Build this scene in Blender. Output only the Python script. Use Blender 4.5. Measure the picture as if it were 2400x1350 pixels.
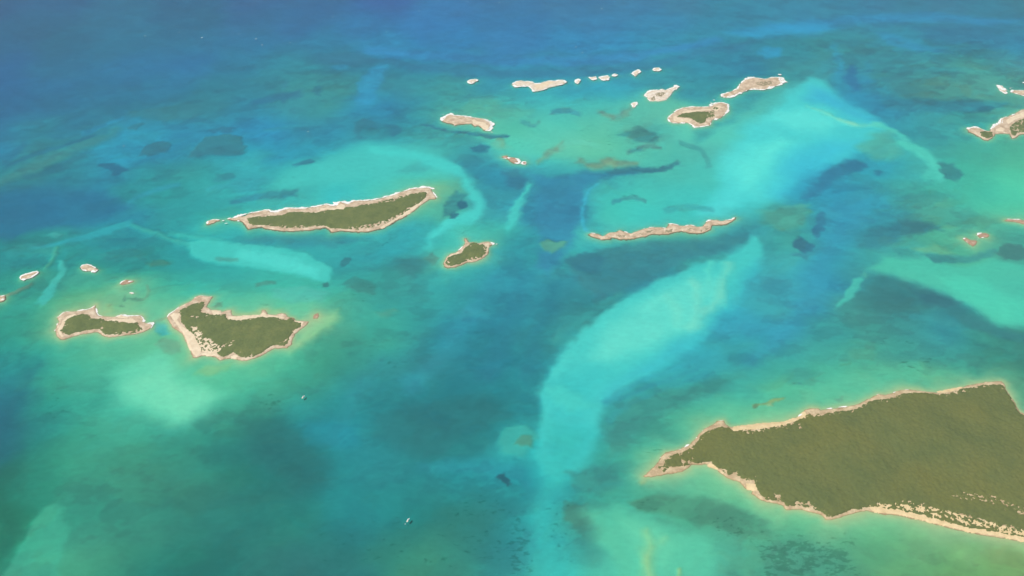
# Shallow banks and small cays seen from an aircraft. Units are metres; the sea surface is z = 0,
# +Y runs away from the aircraft, which flies at 2200 m above the origin.
import bpy, math, random
import numpy as np

scene = bpy.context.scene
for o in list(bpy.data.objects):
    bpy.data.objects.remove(o)
R = math.radians
ALT = 2200.0

# ------------------------------------------------------------------ camera, sky, sun, exposure
cam = bpy.data.objects.new('camera', bpy.data.cameras.new('camera'))
scene.collection.objects.link(cam)
cam.location = (0, 0, ALT)
cam.rotation_euler = (R(90 - 38), 0, 0)
cam.data.sensor_width = 36
cam.data.lens = 18 / math.tan(R(30))
cam.data.clip_start = 1
cam.data.clip_end = 40000
scene.camera = cam

SUN_EL, SUN_AZ = 60, -118          # height above the horizon; bearing from +Y, negative = to the left
world = bpy.data.worlds.new('World')
scene.world = world
world.use_nodes = True
wn = world.node_tree.nodes
sky = wn.new('ShaderNodeTexSky')
sky.sky_type = 'NISHITA'
sky.sun_disc = False
sky.sun_elevation = R(SUN_EL)
sky.sun_rotation = R(SUN_AZ)
sky.altitude = 0
world.node_tree.links.new(sky.outputs[0], wn['Background'].inputs[0])
wn['Background'].inputs[1].default_value = 0.05

sun = bpy.data.objects.new('sun', bpy.data.lights.new('sun', 'SUN'))
scene.collection.objects.link(sun)
sun.data.energy = 4.2
sun.data.angle = R(0.5)
sun.data.color = (1.0, 0.955, 0.89)
sun.rotation_euler = (R(90 - SUN_EL), 0, R(180 - SUN_AZ))
sun.location = (0, 0, 3000)

scene.view_settings.view_transform = 'Standard'
scene.view_settings.look = 'None'
scene.view_settings.exposure = 0.0
scene.view_settings.gamma = 1.0
scene.view_settings.use_curve_mapping = False
scene.render.engine = 'CYCLES'
cy = scene.cycles
cy.max_bounces = 6
cy.diffuse_bounces = 2
cy.glossy_bounces = 2
cy.transmission_bounces = 2
cy.volume_bounces = 0
cy.transparent_max_bounces = 12
cy.use_denoising = True
cy.denoiser = 'OPENIMAGEDENOISE'

# ------------------------------------------------------------------ outlines and colours read by eye, image coordinates converted to metres (x, y)
# COLOR_POINTS: x, y, reflectance of the sea, warm window cast left in the colour (red, green, blue).
# BED_PATCHES: reflectance, width of the soft edge, cover, outline.  REEF_ZONES: density, outline.
COLOR_POINTS = [  # sea colours read by eye at image points; no depths measured
 [-3531,6042,0.033,0.122,0.261],[-3089,6042,0.027,0.133,0.274],[-2707,6042,0.031,0.166,0.288],[-2207,6042,0.024,0.147,0.274],
 [-1765,6042,0.048,0.131,0.295],[-1324,6042,0.041,0.141,0.307],[-883,6042,0.051,0.12,0.331],[-441,6042,0.044,0.194,0.411],
 [0,6042,0.049,0.188,0.372],[441,6042,0.056,0.199,0.369],[883,6042,0.056,0.208,0.37],[1177,6042,0.056,0.222,0.347],
 [1530,6042,0.023,0.255,0.365],[1765,6042,0.031,0.26,0.373],[2060,6042,0.04,0.246,0.357],[2501,6042,0.047,0.215,0.339],
 [2942,6042,0.053,0.203,0.308],[3531,6042,0.039,0.21,0.287],[-3074,5653,0.025,0.144,0.261],[-2597,5728,0.024,0.176,0.295],
 [-2096,5653,0.022,0.158,0.272],[-1677,5653,0.036,0.161,0.307],[-1397,5653,0.037,0.168,0.352],[-978,5653,0.03,0.197,0.396],
 [-559,5653,0.032,0.196,0.426],[0,5653,0.033,0.195,0.393],[559,5653,0.041,0.21,0.389],[978,5653,0.032,0.243,0.414],
 [1397,5653,0.021,0.262,0.387],[1996,5804,0.028,0.251,0.374],[2305,5882,0.026,0.245,0.366],[2737,5882,0.031,0.226,0.328],
 [3170,5882,0.026,0.226,0.321],[-3194,5302,0.023,0.144,0.271],[-2795,5302,0.022,0.157,0.26],[-2396,5302,0.021,0.188,0.303],
 [-1996,5302,0.02,0.183,0.314],[-1597,5302,0.019,0.192,0.341],[-1198,5302,0.019,0.219,0.358],[-799,5302,0.018,0.257,0.443],
 [-399,5302,0.025,0.228,0.456],[0,5302,0.034,0.21,0.418],[399,5302,0.025,0.251,0.456],[665,5302,0.024,0.277,0.477],
 [932,5302,0.018,0.284,0.418],[1198,5302,0.019,0.269,0.37],[1464,5302,0.019,0.259,0.342],[1730,5302,0.019,0.26,0.314],
 [1996,5302,0.037,0.275,0.306],[2262,5302,0.035,0.278,0.336],[2553,5369,0.022,0.274,0.365],[2795,5302,0.022,0.253,0.346],
 [3141,5302,0.023,0.254,0.379],[-3049,4982,0.021,0.144,0.314],[-2668,4982,0.02,0.174,0.296],[-2287,4982,0.019,0.182,0.34],
 [-1905,4982,0.018,0.187,0.368],[-1651,4982,0.018,0.209,0.327],[-1397,4982,0.022,0.252,0.334],[-1220,4982,0.031,0.27,0.318],
 [-974,5044,0.023,0.213,0.311],[-508,4982,0.016,0.253,0.381],[-254,4982,0.026,0.246,0.357],[126,4922,0.027,0.273,0.384],
 [378,4922,0.034,0.251,0.352],[635,4982,0.033,0.267,0.371],[889,4982,0.033,0.293,0.355],[1143,4982,0.017,0.28,0.383],
 [1397,4982,0.017,0.256,0.366],[1651,4982,0.045,0.28,0.315],[1905,4982,0.051,0.289,0.325],[2236,4982,0.043,0.269,0.302],
 [2490,4982,0.049,0.293,0.317],[2795,4982,0.075,0.328,0.295],[3049,4982,0.07,0.288,0.324],[-2916,4691,0.019,0.145,0.312],
 [-2624,4691,0.018,0.165,0.31],[-2309,4691,0.017,0.182,0.309],[-1944,4691,0.017,0.198,0.324],[-1701,4691,0.017,0.215,0.281],
 [-1458,4691,0.027,0.235,0.301],[-1215,4691,0.041,0.275,0.296],[-1021,4691,0.047,0.272,0.279],[-608,4691,0.036,0.261,0.311],
 [-486,4691,0.042,0.282,0.309],[-340,4691,0.053,0.318,0.316],[-122,4691,0.03,0.287,0.378],[120,4608,0.031,0.363,0.422],
 [361,4635,0.03,0.364,0.448],[605,4663,0.03,0.366,0.469],[862,4776,0.041,0.31,0.366],[1094,4691,0.029,0.29,0.353],
 [1215,4691,0.029,0.317,0.353],[1682,4804,0.058,0.308,0.31],[1993,4691,0.017,0.307,0.459],[2187,4691,0.058,0.26,0.27],
 [2430,4691,0.082,0.279,0.242],[2673,4691,0.099,0.316,0.264],[2867,4691,0.094,0.329,0.265],[-2794,4423,0.017,0.145,0.283],
 [-2562,4423,0.017,0.165,0.292],[-2212,4423,0.016,0.189,0.291],[-1863,4423,0.021,0.21,0.286],[-1677,4423,0.035,0.229,0.271],
 [-1444,4423,0.016,0.248,0.357],[-1211,4423,0.037,0.259,0.309],[-1025,4423,0.043,0.27,0.278],[-815,4423,0.02,0.29,0.427],
 [-652,4423,0.014,0.225,0.384],[-512,4423,0.02,0.265,0.351],[-419,4423,0.079,0.368,0.31],[-116,4423,0.093,0.42,0.333],
 [0,4423,0.083,0.411,0.35],[233,4423,0.079,0.453,0.406],[466,4423,0.084,0.452,0.384],[699,4423,0.12,0.475,0.369],
 [831,4373,0.132,0.443,0.331],[1211,4423,0.108,0.45,0.371],[1421,4528,0.083,0.419,0.377],[2049,4423,0.021,0.273,0.388],
 [2245,4323,0.041,0.295,0.322],[2418,4298,0.034,0.314,0.314],[2655,4423,0.07,0.33,0.292],[-2683,4178,0.016,0.185,0.334],
 [-2548,4178,0.016,0.242,0.29],[-2347,4178,0.015,0.205,0.305],[-2168,4178,0.022,0.244,0.3],[-2012,4178,0.014,0.297,0.434],
 [-1833,4178,0.014,0.271,0.384],[-1677,4178,0.014,0.285,0.431],[-1475,4178,0.013,0.294,0.442],[-1297,4178,0.013,0.284,0.473],
 [-1073,4178,0.022,0.248,0.348],[-894,4178,0.017,0.265,0.378],[-738,4178,0.028,0.236,0.293],[-559,4178,0.023,0.26,0.31],
 [-447,4178,0.048,0.346,0.354],[0,4178,0.097,0.472,0.346],[224,4178,0.097,0.502,0.4],[447,4178,0.117,0.469,0.345],
 [671,4178,0.092,0.417,0.337],[782,4178,0.078,0.409,0.36],[935,4154,0.138,0.56,0.409],[1073,4178,0.098,0.507,0.414],
 [1204,4273,0.084,0.483,0.429],[2124,4178,0.03,0.313,0.351],[2280,4178,0.048,0.331,0.309],[2383,3995,0.059,0.367,0.29],
 [2556,3995,0.081,0.383,0.263],[-2579,3951,0.015,0.25,0.399],[-2407,3951,0.041,0.262,0.278],[-2257,3951,0.024,0.241,0.272],
 [-2085,3951,0.014,0.32,0.43],[-1892,3951,0.013,0.293,0.44],[-1720,3951,0.013,0.268,0.409],[-1569,3951,0.016,0.264,0.323],
 [-1376,3951,0.012,0.368,0.449],[-1204,3951,0.012,0.315,0.436],[-989,3951,0.014,0.312,0.404],[-817,3951,0.035,0.402,0.422],
 [-645,3951,0.053,0.48,0.463],[-473,3951,0.062,0.446,0.414],[-301,3951,0.058,0.375,0.333],[-212,3865,0.026,0.275,0.365],
 [-43,3951,0.1,0.514,0.396],[107,3951,0.095,0.527,0.419],[258,3951,0.125,0.491,0.342],[430,3951,0.145,0.489,0.311],
 [597,3907,0.095,0.467,0.365],[774,3951,0.086,0.442,0.357],[946,3951,0.077,0.416,0.369],[2166,3995,0.048,0.37,0.343],
 [2286,3865,0.064,0.417,0.302],[2498,3865,0.09,0.446,0.285],[-2484,3740,0.014,0.247,0.302],[-2342,3700,0.042,0.254,0.257],
 [-2157,3700,0.013,0.245,0.3],[-1952,3700,0.012,0.266,0.367],[-1759,3740,0.012,0.289,0.323],[-1594,3740,0.029,0.286,0.276],
 [-1428,3740,0.024,0.326,0.325],[-1242,3740,0.03,0.385,0.392],[-1035,3740,0.044,0.421,0.404],[-828,3740,0.049,0.453,0.425],
 [-621,3740,0.053,0.474,0.447],[-414,3740,0.066,0.469,0.398],[-103,3740,0.018,0.255,0.356],[41,3740,0.027,0.273,0.363],
 [166,3740,0.036,0.367,0.415],[269,3740,0.058,0.414,0.383],[450,3680,0.041,0.34,0.36],[612,3661,0.062,0.412,0.367],
 [787,3740,0.076,0.439,0.366],[931,3740,0.067,0.471,0.411],[1807,3823,0.023,0.359,0.442],[1981,3781,0.059,0.415,0.375],
 [2219,3700,0.059,0.427,0.311],[2407,3661,0.094,0.519,0.337],[-2395,3545,0.013,0.182,0.275],[-2195,3545,0.012,0.193,0.324],
 [-1996,3545,0.012,0.221,0.323],[-1796,3545,0.011,0.263,0.273],[-1597,3545,0.015,0.33,0.318],[-1397,3545,0.026,0.347,0.338],
 [-1197,3545,0.031,0.358,0.372],[-998,3545,0.044,0.416,0.384],[-798,3545,0.036,0.477,0.472],[-643,3583,0.061,0.467,0.398],
 [-508,3641,0.088,0.462,0.352],[-302,3583,0.172,0.421,0.245],[-226,3471,0.048,0.333,0.329],[-100,3545,0.028,0.27,0.334],
 [200,3545,0.024,0.25,0.335],[304,3622,0.024,0.273,0.39],[439,3545,0.049,0.469,0.41],[599,3545,0.057,0.497,0.42],
 [798,3545,0.053,0.482,0.438],[1377,3471,0.023,0.347,0.448],[1517,3545,0.022,0.301,0.423],[1696,3545,0.026,0.325,0.394],
 [1836,3545,0.054,0.341,0.31],[1996,3545,0.058,0.394,0.31],[2195,3545,0.058,0.452,0.335],[2355,3545,0.088,0.536,0.357],
 [-2312,3364,0.012,0.181,0.323],[-2120,3364,0.011,0.18,0.322],[-1927,3364,0.011,0.219,0.346],[-1734,3364,0.01,0.261,0.345],
 [-1542,3364,0.017,0.3,0.304],[-1407,3364,0.018,0.374,0.354],[-1281,3399,0.031,0.392,0.359],[-291,3399,0.073,0.403,0.302],
 [-78,3399,0.032,0.312,0.367],[154,3364,0.025,0.227,0.332],[250,3364,0.025,0.227,0.333],[424,3364,0.06,0.49,0.405],
 [578,3364,0.048,0.494,0.441],[771,3364,0.048,0.466,0.419],[931,3399,0.049,0.48,0.443],[1079,3364,0.044,0.413,0.41],
 [1214,3364,0.057,0.347,0.296],[1349,3364,0.04,0.337,0.347],[1464,3364,0.028,0.295,0.445],[1619,3364,0.032,0.318,0.405],
 [1734,3364,0.036,0.271,0.311],[1901,3399,0.081,0.334,0.251],[2029,3329,0.063,0.372,0.298],[2212,3399,0.082,0.501,0.331],
 [2293,3364,0.106,0.465,0.294],[-2235,3194,0.011,0.241,0.272],[-2123,3194,0.011,0.285,0.249],[-1974,3194,0.022,0.299,0.266],
 [-1819,3178,0.01,0.281,0.308],[-1665,3161,0.009,0.271,0.306],[-1470,3129,0.009,0.315,0.325],[-1313,3227,0.019,0.379,0.371],
 [-1110,3161,0.02,0.315,0.333],[-925,3161,0.024,0.327,0.332],[-740,3161,0.028,0.349,0.345],[-555,3161,0.025,0.37,0.387],
 [-410,3194,0.025,0.335,0.366],[-308,3066,0.07,0.45,0.347],[-259,3161,0.051,0.468,0.402],[-75,3227,0.052,0.43,0.351],
 [37,3129,0.022,0.301,0.345],[259,3161,0.036,0.395,0.394],[330,3113,0.036,0.416,0.404],[550,3113,0.036,0.33,0.328],
 [740,3161,0.036,0.308,0.305],[1050,3227,0.033,0.267,0.308],[1147,3161,0.036,0.334,0.33],[1258,3161,0.052,0.345,0.314],
 [1406,3161,0.028,0.314,0.412],[1583,3194,0.032,0.235,0.272],[1721,3161,0.061,0.332,0.282],[1863,3194,0.084,0.365,0.25],
 [2077,3260,0.095,0.355,0.24],[2198,3194,0.067,0.334,0.26],[-2163,3035,0.01,0.247,0.249],[-2055,3035,0.01,0.273,0.261],
 [-1839,3035,0.01,0.27,0.251],[-1694,3035,0.009,0.256,0.246],[-1550,3035,0.012,0.275,0.249],[-1361,3005,0.013,0.309,0.302],
 [-1167,2945,0.021,0.35,0.33],[-1019,2916,0.032,0.379,0.327],[-836,2872,0.036,0.392,0.331],[-739,3035,0.025,0.348,0.345],
 [-613,3035,0.025,0.309,0.329],[-496,3129,0.021,0.335,0.366],[-368,3129,0.029,0.347,0.354],[-281,2916,0.025,0.343,0.341],
 [-90,3035,0.029,0.33,0.352],[36,2975,0.016,0.275,0.345],[144,3035,0.029,0.306,0.295],[254,3066,0.033,0.329,0.342],
 [370,3161,0.033,0.356,0.364],[505,3035,0.029,0.231,0.282],[1174,2975,0.044,0.363,0.377],[1352,3035,0.029,0.312,0.409],
 [1514,3035,0.044,0.332,0.305],[1680,3098,0.049,0.334,0.297],[1850,3161,0.079,0.38,0.25],[2183,3161,0.063,0.335,0.26],
 [-2095,2887,0.011,0.27,0.226],[-1932,2830,0.024,0.292,0.229],[-1805,2858,0.028,0.313,0.262],[-1683,2858,0.044,0.355,0.259],
 [-1543,2802,0.136,0.401,0.236],[-1458,2858,0.063,0.4,0.278],[-1327,2887,0.032,0.397,0.318],[-1145,2858,0.043,0.402,0.325],
 [-1000,2830,0.05,0.43,0.324],[-862,2830,0.054,0.429,0.323],[-737,2802,0.035,0.4,0.339],[-629,2887,0.025,0.316,0.286],
 [-524,2887,0.029,0.305,0.28],[-416,2858,0.029,0.269,0.258],[-312,2858,0.029,0.326,0.316],[-175,2887,0.026,0.328,0.341],
 [-35,2858,0.019,0.263,0.327],[87,2887,0.022,0.262,0.327],[227,2887,0.026,0.241,0.294],[1114,2802,0.043,0.326,0.375],
 [1275,2887,0.025,0.265,0.38],[1441,2916,0.036,0.243,0.26],[-2014,2707,0.033,0.335,0.24],[-1924,2694,0.021,0.315,0.254],
 [-1795,2747,0.085,0.372,0.215],[-1693,2747,0.157,0.379,0.193],[-1539,2694,0.182,0.428,0.235],[-1380,2720,0.105,0.433,0.275],
 [-1141,2707,0.082,0.445,0.297],[-1013,2734,0.122,0.441,0.278],[-841,2720,0.121,0.473,0.295],[-711,2747,0.102,0.379,0.233],
 [-593,2747,0.035,0.324,0.279],[-474,2747,0.029,0.302,0.279],[-339,2747,0.025,0.303,0.292],[-203,2747,0.022,0.281,0.302],
 [-68,2747,0.016,0.242,0.303],[85,2747,0.016,0.222,0.281],[220,2747,0.023,0.229,0.258],[1037,2694,0.039,0.325,0.358],
 [1185,2747,0.029,0.284,0.377],[1338,2694,0.051,0.267,0.241],[1472,2694,0.04,0.229,0.226],[-1960,2590,0.014,0.271,0.203],
 [-1862,2590,0.036,0.307,0.218],[-1770,2565,0.106,0.32,0.177],[-1508,2468,0.085,0.401,0.253],[-686,2590,0.079,0.34,0.233],
 [-628,2641,0.042,0.321,0.256],[-493,2616,0.035,0.322,0.256],[-362,2616,0.025,0.301,0.278],[-230,2616,0.017,0.26,0.325],
 [-82,2616,0.011,0.223,0.295],[33,2616,0.014,0.222,0.28],[164,2616,0.023,0.239,0.258],[264,2641,0.032,0.278,0.265],
 [915,2590,0.029,0.302,0.389],[1040,2565,0.029,0.28,0.359],[1202,2565,0.036,0.302,0.292],[1372,2590,0.05,0.279,0.237],
 [1527,2565,0.04,0.261,0.251],[1647,2540,0.029,0.264,0.296],[1756,2492,0.036,0.253,0.211],[1894,2444,0.037,0.221,0.181],
 [-1916,2492,0.011,0.271,0.222],[-1778,2468,0.022,0.309,0.239],[-1610,2444,0.05,0.371,0.256],[-1452,2444,0.085,0.421,0.274],
 [-1333,2468,0.111,0.439,0.26],[-702,2492,0.041,0.284,0.201],[-575,2492,0.035,0.276,0.216],[-479,2492,0.031,0.32,0.256],
 [-351,2492,0.023,0.278,0.278],[-223,2492,0.011,0.24,0.302],[-80,2492,0.009,0.214,0.259],[64,2492,0.014,0.22,0.258],
 [160,2492,0.023,0.257,0.265],[722,2421,0.029,0.344,0.385],[852,2444,0.026,0.3,0.337],[979,2444,0.029,0.3,0.323],
 [1136,2444,0.046,0.321,0.277],[1294,2444,0.061,0.343,0.256],[1452,2444,0.05,0.31,0.258],[1601,2421,0.039,0.286,0.259],
 [1738,2375,0.04,0.259,0.21],[1852,2352,0.044,0.239,0.174],[-1862,2375,0.007,0.27,0.263],[-1769,2375,0.007,0.248,0.222],
 [-1651,2352,0.035,0.349,0.257],[-1513,2352,0.068,0.417,0.275],[-921,2330,0.09,0.437,0.261],[-807,2375,0.058,0.388,0.254],
 [-683,2375,0.034,0.275,0.187],[-559,2375,0.028,0.255,0.209],[-435,2375,0.022,0.256,0.256],[-310,2375,0.017,0.218,0.236],
 [-186,2375,0.009,0.202,0.25],[-31,2375,0.007,0.213,0.266],[78,2375,0.012,0.259,0.292],[550,2308,0.025,0.352,0.374],
 [675,2330,0.028,0.319,0.335],[833,2352,0.035,0.319,0.298],[988,2352,0.048,0.341,0.276],[1136,2330,0.067,0.374,0.262],
 [1289,2330,0.08,0.389,0.254],[1435,2308,0.084,0.38,0.247],[1596,2330,0.065,0.321,0.216],[1750,2330,0.062,0.29,0.186],
 [-1812,2264,0.007,0.189,0.221],[-1661,2264,0.029,0.303,0.217],[-1510,2264,0.052,0.367,0.255],[-997,2264,0.077,0.437,0.273],
 [-901,2243,0.051,0.388,0.275],[-785,2264,0.044,0.35,0.239],[-695,2264,0.028,0.263,0.209],[-574,2264,0.017,0.237,0.236],
 [-453,2264,0.012,0.219,0.237],[-332,2264,0.009,0.201,0.225],[-181,2264,0.005,0.184,0.225],[-60,2264,0.005,0.201,0.237],
 [61,2286,0.01,0.25,0.278],[416,2200,0.028,0.33,0.333],[538,2221,0.031,0.295,0.262],[657,2221,0.034,0.317,0.275],
 [811,2243,0.047,0.367,0.296],[961,2243,0.077,0.395,0.253],[1141,2243,0.078,0.422,0.278],[1363,2275,0.084,0.419,0.275],
 [1518,2286,0.111,0.398,0.238],[1782,2264,0.082,0.296,0.179],[-1764,2159,0.006,0.161,0.228],[-1632,2159,0.01,0.264,0.212],
 [-1500,2159,0.029,0.322,0.236],[-1353,2119,0.051,0.378,0.27],[-989,2119,0.05,0.329,0.229],[-882,2159,0.034,0.262,0.187],
 [-706,2159,0.019,0.276,0.256],[-588,2159,0.007,0.237,0.257],[-470,2159,0.007,0.218,0.236],[-353,2159,0.007,0.189,0.21],
 [-206,2159,0.005,0.176,0.199],[-74,2159,0.005,0.183,0.199],[29,2159,0.008,0.225,0.248],[364,2119,0.031,0.306,0.287],
 [483,2139,0.037,0.284,0.234],[585,2139,0.053,0.359,0.253],[735,2159,0.092,0.416,0.268],[844,2119,0.115,0.441,0.259],
 [-1719,2060,0.006,0.11,0.166],[-1647,2060,0.006,0.17,0.176],[-1576,2060,0.014,0.261,0.211],[-1433,2060,0.031,0.32,0.223],
 [-1289,2060,0.047,0.348,0.241],[-1140,2040,0.034,0.317,0.234],[-1031,2060,0.025,0.262,0.194],[-917,2060,0.017,0.21,0.161],
 [-802,2060,0.012,0.19,0.168],[-716,2060,0.005,0.201,0.218],[-602,2060,0.005,0.236,0.277],[-501,2060,0.008,0.236,0.256],
 [-401,2060,0.01,0.199,0.198],[-258,2060,0.008,0.166,0.174],[-115,2060,0.006,0.175,0.188],[57,2060,0.017,0.303,0.305],
 [344,2060,0.028,0.293,0.278],[458,2060,0.033,0.271,0.215],[525,2021,0.063,0.361,0.252],[619,2079,0.087,0.38,0.232],
 [-1676,1965,0.006,0.124,0.156],[-1606,1965,0.005,0.186,0.149],[-1508,1965,0.022,0.257,0.18],[-1369,1965,0.034,0.295,0.208],
 [-1229,1965,0.034,0.273,0.186],[-1089,1965,0.025,0.254,0.18],[-950,1965,0.012,0.199,0.164],[-810,1965,0.007,0.166,0.149],
 [-698,1965,0.005,0.157,0.155],[-587,1965,0.005,0.217,0.235],[-475,1965,0.008,0.235,0.255],[-363,1965,0.01,0.209,0.216],
 [-250,1947,0.008,0.191,0.194],[-140,1965,0.008,0.198,0.209],[-28,1929,0.017,0.293,0.296],[97,1947,0.015,0.375,0.37],
 [194,1929,0.022,0.345,0.331],[306,1947,0.025,0.292,0.253],[389,1947,0.033,0.312,0.245],[455,1920,0.081,0.388,0.236],
 [-1635,1875,0.005,0.138,0.106],[-1526,1875,0.012,0.22,0.149],[-1390,1875,0.034,0.273,0.179],[-1254,1875,0.034,0.252,0.172],
 [-1117,1875,0.033,0.252,0.173],[-981,1875,0.022,0.233,0.173],[-872,1875,0.01,0.199,0.155],[-763,1875,0.004,0.166,0.149],
 [-654,1875,0.004,0.15,0.155],[-545,1875,0.006,0.223,0.235],[-409,1875,0.01,0.222,0.234],[-273,1875,0.008,0.222,0.235],
 [-164,1875,0.006,0.253,0.275],[-27,1875,0.007,0.285,0.314],[108,1858,0.009,0.328,0.351],[245,1875,0.022,0.299,0.273],
 [354,1875,0.036,0.29,0.233],[510,1823,0.076,0.388,0.251],[607,1840,0.12,0.426,0.25],[682,1806,0.115,0.427,0.243],
 [-1596,1790,0.005,0.152,0.106],[-1516,1790,0.012,0.238,0.164],[-1330,1790,0.028,0.253,0.173],[-1197,1790,0.03,0.244,0.172],
 [-1064,1790,0.027,0.214,0.154],[-931,1790,0.02,0.197,0.154],[-798,1790,0.01,0.165,0.143],[-665,1790,0.006,0.15,0.143],
 [-532,1790,0.004,0.215,0.223],[-399,1790,0.006,0.214,0.215],[-266,1790,0.008,0.214,0.208],[-133,1790,0.009,0.252,0.247],
 [0,1790,0.009,0.264,0.279],[120,1790,0.013,0.305,0.309],[200,1790,0.025,0.27,0.233],[319,1790,0.038,0.31,0.236],
 [454,1806,0.054,0.323,0.214],[731,1724,0.102,0.431,0.238],[815,1692,0.118,0.429,0.227],[-1559,1708,0.005,0.167,0.106],
 [-1325,1708,0.025,0.26,0.179],[-1195,1708,0.025,0.244,0.173],[-1039,1708,0.022,0.221,0.163],[-883,1708,0.013,0.187,0.154],
 [-754,1708,0.008,0.174,0.149],[-650,1708,0.006,0.18,0.155],[-520,1708,0.004,0.207,0.216],[-416,1708,0.004,0.197,0.208],
 [-312,1708,0.004,0.186,0.18],[-182,1708,0.011,0.174,0.155],[-78,1708,0.013,0.181,0.172],[13,1708,0.009,0.234,0.248],
 [91,1708,0.015,0.329,0.325],[194,1692,0.032,0.258,0.208],[624,1708,0.057,0.301,0.193],[791,1645,0.066,0.325,0.2],
 [918,1645,0.105,0.414,0.231],[-1524,1630,0.014,0.239,0.148],[-1270,1630,0.033,0.262,0.179],[-1092,1630,0.027,0.224,0.16],
 [-965,1630,0.015,0.19,0.148],[-838,1630,0.009,0.158,0.137],[-711,1630,0.011,0.18,0.148],[-584,1630,0.009,0.173,0.158],
 [-457,1630,0.007,0.18,0.181],[-330,1630,0.012,0.173,0.148],[-203,1630,0.019,0.173,0.137],[-102,1630,0.013,0.165,0.153],
 [0,1630,0.009,0.202,0.222],[89,1630,0.027,0.352,0.335],[177,1615,0.038,0.274,0.227],[657,1615,0.075,0.369,0.245],
 [755,1600,0.062,0.303,0.197],[856,1600,0.065,0.3,0.186],[961,1615,0.091,0.353,0.193],[1097,1645,0.122,0.401,0.208],
 [1219,1630,0.152,0.377,0.172],[-1266,1556,0.044,0.294,0.188],[-1167,1556,0.035,0.242,0.156],[-1068,1556,0.017,0.207,0.148],
 [-968,1556,0.006,0.174,0.136],[-844,1556,0.005,0.149,0.128],[-720,1556,0.015,0.173,0.148],[-621,1556,0.015,0.157,0.148],
 [-497,1556,0.011,0.173,0.158],[-372,1556,0.016,0.188,0.148],[-248,1556,0.026,0.205,0.142],[-149,1556,0.021,0.217,0.174],
 [-50,1556,0.013,0.191,0.193],[25,1556,0.015,0.238,0.249],[99,1556,0.035,0.4,0.359],[199,1556,0.043,0.315,0.253],
 [646,1556,0.064,0.36,0.253],[720,1556,0.061,0.309,0.206],[844,1556,0.053,0.258,0.179],[943,1556,0.063,0.271,0.164],
 [1068,1556,0.085,0.304,0.158],[1192,1556,0.107,0.323,0.147],[1322,1570,0.152,0.348,0.14],[1465,1556,0.175,0.321,0.117],
 [-1241,1491,0.047,0.293,0.178],[-1144,1491,0.026,0.234,0.156],[-1022,1491,0.006,0.173,0.136],[-876,1491,0.004,0.137,0.119],
 [-730,1491,0.012,0.157,0.136],[-584,1491,0.014,0.148,0.142],[-438,1491,0.012,0.166,0.158],[-292,1491,0.025,0.211,0.148],
 [-170,1491,0.028,0.241,0.174],[-49,1491,0.017,0.225,0.217],[24,1491,0.029,0.292,0.269],[122,1491,0.043,0.423,0.357],
 [243,1491,0.065,0.425,0.318],[633,1491,0.059,0.323,0.23],[706,1491,0.061,0.288,0.185],[852,1491,0.052,0.256,0.168],
 [974,1491,0.073,0.287,0.161],[1120,1491,0.102,0.302,0.136],[1290,1491,0.13,0.313,0.118],[1461,1491,0.152,0.299,0.107],
]
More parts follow.
